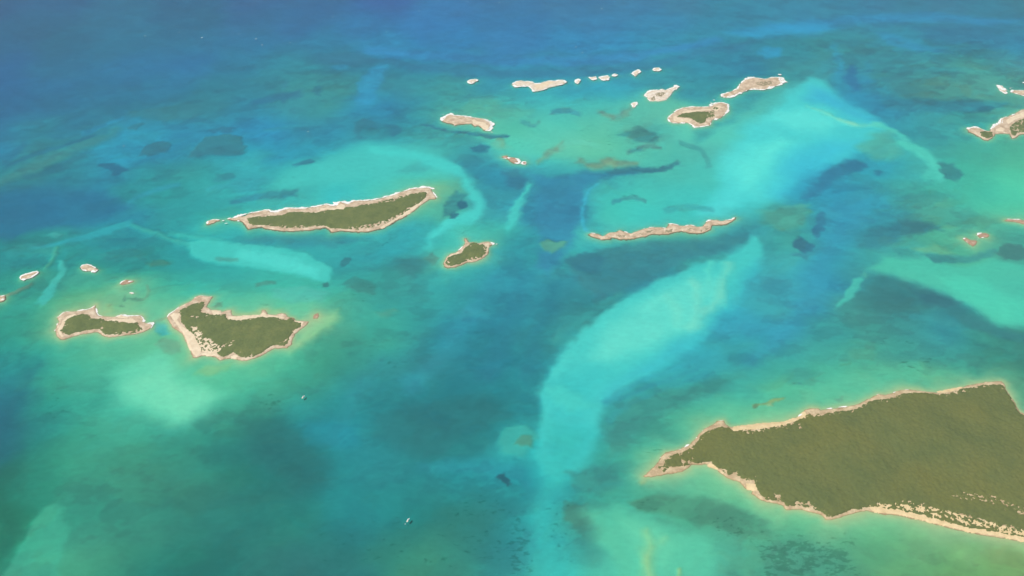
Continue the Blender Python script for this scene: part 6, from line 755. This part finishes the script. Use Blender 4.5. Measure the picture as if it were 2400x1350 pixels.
cx = axis([(-6500, -4000, 400), (-4000, 4000, 32), (4000, 6500, 400)])
cyy = axis([(-900, 1200, 300), (1200, 6400, 26), (6400, 9500, 400)])
CX, CY = np.meshgrid(cx, cyy)
bed = resample(cx, cyy, interpolate_color_points(CX, CY), WX, WY)

for col, soft, cover, outline in BED_PATCHES:
    soft *= (1.0 + 0.35 * min(1, soft / 25)) * (1.3 if col[1] > 0.38 else 1.0)
    ragged = (6.0 if col[1] < 0.24 else 0.8) * max(1.0, np.mean([p[1] for p in outline]) / 2600)
    d = sdist_near(WX, WY, outline, soft * 3)
    m = d > -soft * 2.2
    wisp = fbm(GX[m] / (soft * 2.2), GY[m] / (soft * 2.2), int(soft) % 5, 3)
    a = cover * smooth(-soft, soft, d[m] + 0.45 * soft * wisp + ragged * fbm(WX[m] / 26, WY[m] / 20, 6, 3, 0.65))
    bed[m] = bed[m] ** (1 - a)[:, None] * np.array(col)[None] ** a[:, None]

# mottling of the bottom: broad light and dark drift, finer streaks drawn out along the tide
streak = fbm((GX * .8 - GY * .6) / 210, (GX * .6 + GY * .8) / 55, 4, 4)
fine = fbm(GX / 60, GY / 60, 5, 4, 0.6)
drift = fbm(GX / 330 + 2 * fine * .1, GY / 190, 7, 5, 0.6)
# seagrass drifts: ragged darker patches wherever the bottom is neither bare sand nor deep channel
patchy = fbm(WX / 120, WY / 75, 1, 5, 0.62)
grass = smooth(0.12, 0.34, patchy) * smooth(0.42, 0.30, bed[..., 1]) * smooth(0.17, 0.26, bed[..., 1])
bed *= 1.035
bed *= np.exp(-0.15 * grass[..., None] * np.array([0.5, 1.0, 0.8]))
# reef flats: a ragged patchwork of weedy brown rubble, bare teal sand and darker turf
mott = np.full(GX.shape, 0.38)
for k, outline in REEF_FLATS:
    mott = np.maximum(mott, k * smooth(-90, 90, sdist_near(WX, WY, outline, 120)))
mott *= smooth(0.50, 0.40, bed[..., 1]) * smooth(0.08, 0.16, bed[..., 1])
UX, UY = GX * 0.93 + GY * 0.36, GY * 0.93 - GX * 0.36
UX, UY = UX + 30 * fbm(GX / 90, GY / 90, 3, 3), UY + 30 * fbm(GX / 90 + 5, GY / 90, 4, 3)
turf = smooth(0.08, 0.20, fbm(UX / 120, UY / 62, 2, 5, 0.6))
rubble = smooth(0.10, 0.30, fbm(UX / 150 + 31, UY / 80, 5, 5, 0.6))
bare = smooth(0.12, 0.24, fbm(UX / 105 + 57, UY / 48 + 3, 6, 5, 0.6))
for field, tint in ((turf, (-.08, -.16, -.11)), (rubble, (.18, -.06, -.13)), (bare, (.05, .09, .09))):
    bed *= np.exp((mott * field)[..., None] * np.array(tint))
calm = 1 - 0.7 * smooth(0.28, 0.46, bed[..., 1])          # clean sand is smoother than weedy bottom
bed *= np.exp((calm * np.clip(0.055 * streak + 0.035 * fine + 0.045 * drift, -.25, .25))[..., None] * np.array([1.3, 1.0, 0.75]))

reef = np.zeros(GX.shape)
for dens, outline in REEF_ZONES:
    d = sdist_near(WX, WY, outline, 60)
    reef = np.maximum(reef, dens * smooth(-40, 40, d))
reef = np.maximum(reef, 0.22 * smooth(0.25, 0.8, fbm(GX / 420, GY / 420, 6, 3)) * smooth(0.05, 0.2, bed[..., 1]))

# the bottom shelves up to every shore: brownish rock flat, then pale green sand
SHELF = {'big': (1.0, 42), 'green': (0.9, 34), 'long': (0.75, 34), 'thin': (0.7, 34), 'reddish': (0.8, 34), 'bare': (0.75, 32), 'pale': (0.5, 24), 'palepatch': (0.65, 34), 'awash': (0.5, 26)}
for isl in ISLANDS:
    k, wdt = SHELF[isl['kind']]
    wdt *= 1.2
    d = sdist_near(GX, GY, isl['outline'], wdt * 3)
    m = d > -wdt * 3
    dd = np.maximum(0, -d[m]) * np.exp(0.45 * fbm(GX[m] / 70, GY[m] / 70, 3, 3))
    a = k * 0.68 * np.exp(-(dd / wdt) ** 1.2)
    b = k * 0.72 * np.exp(-(dd / (wdt * 0.36)) ** 1.2)
    sea = bed[m]
    pale = np.maximum(sea, np.array(SHALLOW_FAR if isl['outline'][0][1] > 3600 else SHALLOW_NEAR))
    sea = sea ** (1 - a)[:, None] * pale ** a[:, None]
    bed[m] = sea ** (1 - b)[:, None] * np.array(ROCK_FLAT)[None] ** b[:, None]

# the less red light comes back, the deeper the bottom lies; the bottom's colour, window cast included, is what the water above it lets through
depth = np.clip(4.0 * np.log(0.34 / np.maximum(bed[..., 0], 0.004)), 0.5, 14)
path = 2.25 * depth
albedo = np.clip(bed / np.exp(-WATER_K[None, None] * path[..., None]) / 0.945, 0.004, 0.97)

bedmat, nt, bs, out = material('sand_and_seagrass')
vc = node(nt, 'Attribute', attribute_name='bottom')
rf = node(nt, 'Attribute', attribute_name='reef')
col = vc.outputs['Color']
grain = mapr(nt, noise_tex(nt, 0.035, 6, 0.62, (1.0, 1.7, 1.0, 0.5)), 0.3, 0.7, 0.94, 1.06)
grey = node(nt, 'CombineColor')
for i in range(3):
    nt.links.new(grain, grey.inputs[i])
col = mix(nt, col, grey.outputs[0], 1.0, 'MULTIPLY')
# coral heads and seagrass clumps: dark spots whose number follows the density of the traced reef zones
spots = noise_tex(nt, 0.058, 5, 0.60, (0.7, 1.25, 1.0, -0.5))
th = node(nt, 'MapRange')
nt.links.new(rf.outputs['Fac'], th.inputs[0])
th.inputs[3].default_value, th.inputs[4].default_value = 0.74, 0.455
sub = node(nt, 'Math', operation='SUBTRACT')
nt.links.new(spots, sub.inputs[0])
nt.links.new(th.outputs[0], sub.inputs[1])
fac = mapr(nt, sub.outputs[0], 0.0, 0.07, 0.0, 0.55)
dark = mix(nt, col, (.42, .50, .46), 1.0, 'MULTIPLY')
col = mix(nt, col, dark, fac)
nt.links.new(col, bs.inputs['Base Color'])
bs.inputs['Roughness'].default_value = 1.0
bs.inputs['Specular IOR Level'].default_value = 0.0

relief = -depth + 0.25 * fine
seabed = make_mesh('seabed', np.stack([GX, GY, relief], -1).reshape(-1, 3), grid_faces(*GX.shape), bedmat, kind='structure')
seabed['label'] = 'pale sand and dark seagrass bottom under clear water'
me = seabed.data
at = me.attributes.new('bottom', 'FLOAT_COLOR', 'POINT')
at.data.foreach_set('color', np.concatenate([albedo, np.ones(GX.shape + (1,))], -1).astype(np.float32).ravel())
at = me.attributes.new('reef', 'FLOAT', 'POINT')
at.data.foreach_set('value', reef.astype(np.float32).ravel())

# ------------------------------------------------------------------ the water above it
wm, nt, bs, out = material('sea_water')
nt.nodes.remove(bs)
tr = node(nt, 'BsdfTransparent')
gl = node(nt, 'BsdfGlossy')
gl.inputs['Roughness'].default_value = 0.16
fr = node(nt, 'Fresnel')
fr.inputs['IOR'].default_value = 1.33
bp = node(nt, 'Bump')
bp.inputs['Strength'].default_value = 0.35
bp.inputs['Distance'].default_value = 0.5
ma = node(nt, 'Math', operation='ADD')
nt.links.new(noise_tex(nt, 0.09, 4, 0.6, (1.0, 2.2, 1.0, 0.35)), ma.inputs[0])
nt.links.new(noise_tex(nt, 0.02, 3, 0.5, (1.0, 2.0, 1.0, 0.2)), ma.inputs[1])
nt.links.new(ma.outputs[0], bp.inputs['Height'])
nt.links.new(bp.outputs[0], gl.inputs['Normal'])
nt.links.new(bp.outputs[0], fr.inputs['Normal'])
ms = node(nt, 'MixShader')
nt.links.new(fr.outputs[0], ms.inputs[0])
nt.links.new(tr.outputs[0], ms.inputs[1])
nt.links.new(gl.outputs[0], ms.inputs[2])
nt.links.new(ms.outputs[0], out.inputs['Surface'])
ab = node(nt, 'VolumeAbsorption')
ab.inputs['Density'].default_value = WATER_K.max()
ab.inputs['Color'].default_value = (*(1 - WATER_K / WATER_K.max()), 1)
nt.links.new(ab.outputs[0], out.inputs['Volume'])

def box(name, lo, hi, mat, parent=None, kind=None):
    (a, b, c), (d, e, f) = lo, hi
    v = [(a, b, c), (d, b, c), (d, e, c), (a, e, c), (a, b, f), (d, b, f), (d, e, f), (a, e, f)]
    q = [(3, 2, 1, 0), (4, 5, 6, 7), (0, 1, 5, 4), (1, 2, 6, 5), (2, 3, 7, 6), (3, 0, 4, 7)]
    return make_mesh(name, v, q, mat, parent, False, kind)
water = box('water', (-6480, -880, -22), (6480, 9480, 0), wm, kind='structure')
water['label'] = 'clear turquoise to deep blue sea over shallow banks'

# ------------------------------------------------------------------ islands and rocks
STYLE = {                     # bank height, inland rise, rock material, sand, scrub, scrub height
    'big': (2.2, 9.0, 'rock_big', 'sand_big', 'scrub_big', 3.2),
    'green': (2.0, 4.0, 'rock', 'sand', 'scrub', 2.6),
    'long': (2.2, 5.0, 'rock', 'sand', 'scrub', 2.4),
    'thin': (1.8, 2.5, 'rock', 'sand', 'scrub_dry', 0.9),
    'bare': (2.0, 2.5, 'rock', 'sand', 'scrub_dry', 0.8),
    'reddish': (1.2, 1.0, 'rock_red', 'sand', 'scrub_dry', 0.8),
    'pale': (0.8, 1.2, 'rock_pale', 'sand', 'scrub_dry', 0.8),
    'palepatch': (0.9, 1.6, 'rock_pale', 'sand', 'scrub_dry', 0.9),
    'awash': (0.7, 0.4, 'rock_pale', 'sand', 'scrub_dry', 0.5),
}

def ribbon(path, rng, closed=False, scale=1.0):
    """a ragged band of broken water along x, y, half-width points"""
    P = [tuple(p) for p in path]
    if closed:
        P = P + [P[0]]
    dense = []
    for (x0, y0, w0), (x1, y1, w1) in zip(P[:-1], P[1:]):
        n = max(1, int(math.hypot(x1 - x0, y1 - y0) / 3.0))
        dense += [(x0 + (x1 - x0) * k / n, y0 + (y1 - y0) * k / n, w0 + (w1 - w0) * k / n) for k in range(n)]
    dense.append(P[-1])
    D = np.array(dense)
    if len(D) < 2:
        return None
    t = np.gradient(D[:, :2], axis=0)
    t /= np.maximum(np.linalg.norm(t, axis=1), 1e-6)[:, None]
    nrm = np.stack([-t[:, 1], t[:, 0]], 1)
    ph = rng.random() * 100
    s = np.arange(len(D))
    wob = fbm(s / 7.0 + ph, s * 0 + ph, 2, 3)
    wid = 1.55 * D[:, 2] * np.clip((0.85 if not closed else 0.7) + (0.8 if not closed else 1.25) * wob, 0.05, 2.2)
    if not closed:
        wid *= np.minimum(1, np.minimum(s + 0.6, len(D) - s - 0.4) / 2.5)
    cen = D[:, :2] + nrm * (D[:, 2] * 0.5 * fbm(s / 5.0 + ph, s * 0 + 3.3, 4, 2))[:, None]
    rows = []
    for u, z in ((-1, -0.1), (-0.7, 0.2), (0, 0.32), (0.7, 0.2), (1, -0.1)):
        e = 1 + 0.35 * fbm(s / 2.0 + u * 7, s * 0 + ph, 5, 2)
        xy = cen + nrm * (wid * u * e)[:, None]
        rows.append(np.column_stack([xy, np.full(len(D), z)]))
    V = np.stack(rows, 1)
    return V.reshape(-1, 3), grid_faces(len(D), 5)

def build_island(isl, seed):
    rng = random.Random(seed)
    out = np.array(isl['outline'])
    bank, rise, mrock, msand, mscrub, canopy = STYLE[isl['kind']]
    if isl.get('dry'):
        mscrub, canopy = 'scrub_dry', 0.8
    lo, hi = out.min(0), out.max(0)
    size = (hi - lo).max()
    s = min(isl['pixel'] * 2.0, max(size / 26, 1.0))
    mar = 14.0
    x = np.arange(lo[0] - mar, hi[0] + mar + s, s)
    y = np.arange(lo[1] - mar, hi[1] + mar + s, s)
    X, Y = np.meshgrid(x, y)
    c = (lo + hi) / 2
    root = bpy.data.objects.new(isl['name'], None)
    scene.collection.objects.link(root)
    root.location = (c[0], c[1], 0)
    root['label'] = isl['label']
    root['category'] = 'island' if isl['name'] == 'island' else 'rock'
    if isl['name'] != 'island':
        root['group'] = 'surf washed rocks around the islands'
    small = min(1.0, size / 90)
    d = sdist(X, Y, isl['outline']) + small * (2.0 * fbm(X / 24 + seed, Y / 24, 1, 3, 0.6) + 1.3 * fbm(X / 8, Y / 8 + seed, 3, 3, 0.6))
    rough = small * (0.55 * fbm(X / 9, Y / 9 + seed, 2, 3) + 0.5 * fbm(X / 40, Y / 40, 4, 3))
    up = np.maximum(d, 0)
    Z = np.where(d > 0, bank * (0.35 + 0.65 * small) * smooth(0, 7 * (0.4 + 0.6 * small), up) + rise * small * (1 - np.exp(-up / 90.0)) + rough * smooth(0, 3, up), d * 1.6)
    Z = np.maximum(Z, -3.0)
    if isl['kind'] == 'big':
        Z = Z + np.where(d > 0, smooth(20, 160, up) * 5 * fbm(X / 260, Y / 260, 3, 3), 0)
    F = grid_faces(*X.shape)
    def part(name, z, mask, mat, kind=None):
        v = np.stack([X - c[0], Y - c[1], z], -1).reshape(-1, 3)
        v, f = keep(v, F, mask.ravel())
        if len(f):
            return make_mesh(name, v, f, MAT[mat], root, True, kind)
    part('rocky_shore', Z, d > -1.0, mrock)
    for p in isl.get('sand', []):
        sd = sdist_near(X, Y, p, 30) + 1.8 * fbm(X / 14, Y / 14, 5, 3, 0.6)
        zs = Z + np.clip(sd * 0.12, -0.6, 0.10) + np.where(sd > 0, 0.05, 0)
        zs = np.where(Z < 0.25, np.maximum(zs, 0.12 + np.clip(sd * .1, -.5, .15)), zs)
        part('beach', zs, sd > 0, msand)
    if isl.get('scrub'):
        sv = np.full(X.shape, -1e6)
        for p in isl['scrub']:
            sv = np.maximum(sv, sdist_near(X, Y, p, 40))
        sv = sv + 1.8 + 5.0 * fbm(X / 13, Y / 13 + seed, 3, 4, 0.72)
        hole = fbm(X / 8 + 5, Y / 8 + seed, 6, 3, 0.65)
        for dens, p in isl.get('bare', []):
            inb = smooth(-5, 5, sdist_near(X, Y, p, 30) + 4 * fbm(X / 17, Y / 17, 4, 2))
            sv = np.where((inb > 0.02) & (hole < -0.75 + 1.55 * dens * inb), np.minimum(sv, -1.5), sv)
        sv = np.where((hole < -0.52 - 0.02 * sv) & (sv < 16), np.minimum(sv, -1.0), sv)       # a few gaps near the fringe
        crown = 0.70 + 0.40 * vnoise(X / 5.5, Y / 5.5 + seed, 1) + 0.5 * fbm(X / 14, Y / 14, 2, 3) * 0.6 + 0.35 * fbm(X / 60, Y / 60, 5, 3)
        h = canopy * np.clip(crown, 0.25, 2.0)
        zv = Z + np.where(sv > 0, np.minimum(h, 0.5 + 0.9 * sv), np.clip(sv * 0.8, -1.6, 0))
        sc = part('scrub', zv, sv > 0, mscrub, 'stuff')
    V, Q, n = [], [], 0
    paths = [(p, False) for p in isl.get('surf', [])]
    if isl.get('ring'):
        step = [(px, py, isl['ring']) for px, py in isl['outline']]
        paths.append((step, True))
    for p, closed in paths:
        r = ribbon(p, rng, closed)
        if r:
            V.append(r[0])
            Q.append(r[1] + n)
            n += len(r[0])
    if V:
        v = np.concatenate(V)
        zl = resample(x, y, Z[..., None], v[:, 0], v[:, 1])[:, 0]
        v[:, 2] += np.maximum(zl, 0)
        v[:, 0] -= c[0]
        v[:, 1] -= c[1]
        make_mesh('surf', v, np.concatenate(Q), MAT['foam'], root, True, 'stuff')
    return root

for i, isl in enumerate(ISLANDS):
    build_island(isl, i + 3)

# ------------------------------------------------------------------ whitecaps out on the deep water
V, Q, n = [], [], 0
rng = random.Random(5)
for x0, y0, w in WHITECAPS:
    r = ribbon([(x0 - 1.6 * w, y0 - .6 * w, w * 0.5), (x0, y0, w * 1.0), (x0 + 1.6 * w, y0 + .5 * w, w * 0.5)], rng)
    V.append(r[0]); Q.append(r[1] + n); n += len(r[0])
caps = make_mesh('whitecap_foam', np.concatenate(V), np.concatenate(Q), MAT['foam'], None, True, 'stuff')
caps['label'] = 'scattered whitecaps on the deep blue water'
caps['category'] = 'foam'

# ------------------------------------------------------------------ boats
def loft(name, sections, mat, parent, cap=True):
    """sections: rings of the same number of points, bow to stern"""
    n = len(sections[0])
    v = [p for s in sections for p in s]
    f = []
    for i in range(len(sections) - 1):
        for k in range(n):
            a, b = i * n + k, i * n + (k + 1) % n
            f.append((a, b, b + n, a + n))
    me = bpy.data.meshes.new(name)
    faces = list(f)
    if cap:
        faces.append(tuple(range(n))[::-1])
        faces.append(tuple(range((len(sections) - 1) * n, len(sections) * n)))
    me.from_pydata(v, [], faces)
    me.validate()
    me.materials.append(MAT[mat])
    o = bpy.data.objects.new(name, me)
    scene.collection.objects.link(o)
    o.parent = parent
    return o

def boat_root(name, label, cat, at, ahead):
    r = bpy.data.objects.new(name, None)
    scene.collection.objects.link(r)
    r.location = (at[0], at[1], 0)
    r.rotation_euler = (0, 0, math.atan2(ahead[1] - at[1], ahead[0] - at[0]))
    r['label'], r['category'] = label, cat
    return r

def hull_sections(L, B, free, keel):
    S = []
    for t in (0.0, .04, .12, .25, .45, .7, .9, 1.0):
        x = L * (0.5 - t)
        b = B / 2 * min(1, (t + .004) ** .55 * 1.75) * (1 if t < .7 else 1 - .12 * (t - .7) / .3)
        f = free * (1.35 - .35 * min(1, t / .6))
        S.append([(x, -b, f), (x - .02 * L * (1 - t), -b * .8, .05), (x - .05 * L * (1 - t), 0, -keel), (x - .02 * L * (1 - t), b * .8, .05), (x, b, f)])
    return S

def motor_yacht(label, at, ahead, L=14.5, B=4.6):
    r = boat_root('motor_yacht', label, 'boat', at, ahead)
    loft('hull', hull_sections(L, B, 1.5, .7), 'gelcoat', r)
    box('cockpit_sole', (-L * .47, -B * .40, 1.52), (-L * .2, B * .40, 1.58), MAT['teak'], r)
    w = B * .36
    loft('cabin', [[(L * .30, -w * .5, 1.75), (L * .30, w * .5, 1.75), (L * .29, w * .5, 1.9), (L * .29, -w * .5, 1.9)],
                   [(L * .16, -w, 1.6), (L * .16, w, 1.6), (L * .10, w * .85, 3.1), (L * .10, -w * .85, 3.1)],
                   [(-L * .2, -w, 1.5), (-L * .2, w, 1.5), (-L * .2, w * .85, 3.2), (-L * .2, -w * .85, 3.2)]], 'gelcoat', r)
    loft('windscreen', [[(L * .185, -w * .78, 2.05), (L * .185, w * .78, 2.05), (L * .18, w * .78, 2.1), (L * .18, -w * .78, 2.1)],
                        [(L * .125, -w * .82, 2.95), (L * .125, w * .82, 2.95), (L * .11, w * .8, 3.0), (L * .11, -w * .8, 3.0)]], 'tinted_glass', r)
    box('flybridge', (-L * .17, -w * .8, 3.24), (L * .06, w * .8, 3.95), MAT['gelcoat'], r)
    box('hardtop', (-L * .18, -w * .9, 5.1), (L * .05, w * .9, 5.25), MAT['gelcoat'], r)
    for sx in (-.14, .02):
        for sy in (-.7, .7):
            box('hardtop_post', (L * sx - .05, w * sy - .05, 3.96), (L * sx + .05, w * sy + .05, 5.09), MAT['bare_metal'], r)
    for sy in (-1, 1):
        box('bow_rail', (L * .1, sy * B * .40 - .04, 2.5), (L * .30, sy * B * .40 + .04, 2.58), MAT['bare_metal'], r)
    return r

def dinghy(label, at, ahead):
    r = boat_root('inflatable_dinghy', label, 'dinghy', at, ahead)
    for sy in (-1, 1):
        loft('side_tube', [[(x, sy * y0 + .26 * math.cos(a), .3 + z0 + .26 * math.sin(a)) for a in [k * math.pi / 4 for k in range(8)]]
                           for x, y0, z0 in ((2.1, .12, .25), (1.5, .62, .12), (.6, .8, .0), (-1.9, .8, .0))], 'rubber', r)
    box('floor', (-1.8, -.6, .12), (1.3, .6, .2), MAT['rubber'], r)
    box('outboard_motor', (-2.35, -.2, .2), (-1.95, .2, 1.0), MAT['engine'], r)
    return r

motor_yacht('white motor yacht alone in teal water below the white beached scrub island', BOATS['a'], BOATS['a2'])
motor_yacht('white motor yacht anchored with a small dinghy tied astern of it', BOATS['b'], BOATS['b2'])
dinghy('tiny pale dinghy trailing behind the anchored motor yacht', BOATS['d'], BOATS['d2'])

# ------------------------------------------------------------------ haze: the air between the aircraft and the sea
hm, nt, bs, out = material('haze_air')
nt.nodes.remove(bs)
pv = node(nt, 'VolumePrincipled')
pv.inputs['Color'].default_value = HAZE_COLOR
pv.inputs['Density'].default_value = HAZE_DENSITY
nt.links.new(pv.outputs[0], out.inputs['Volume'])
haze = box('haze', (-6700, -1100, -24), (6700, 9700, ALT + 20), hm, kind='stuff')
haze['label'] = 'thin pale haze between the aircraft and the sea'
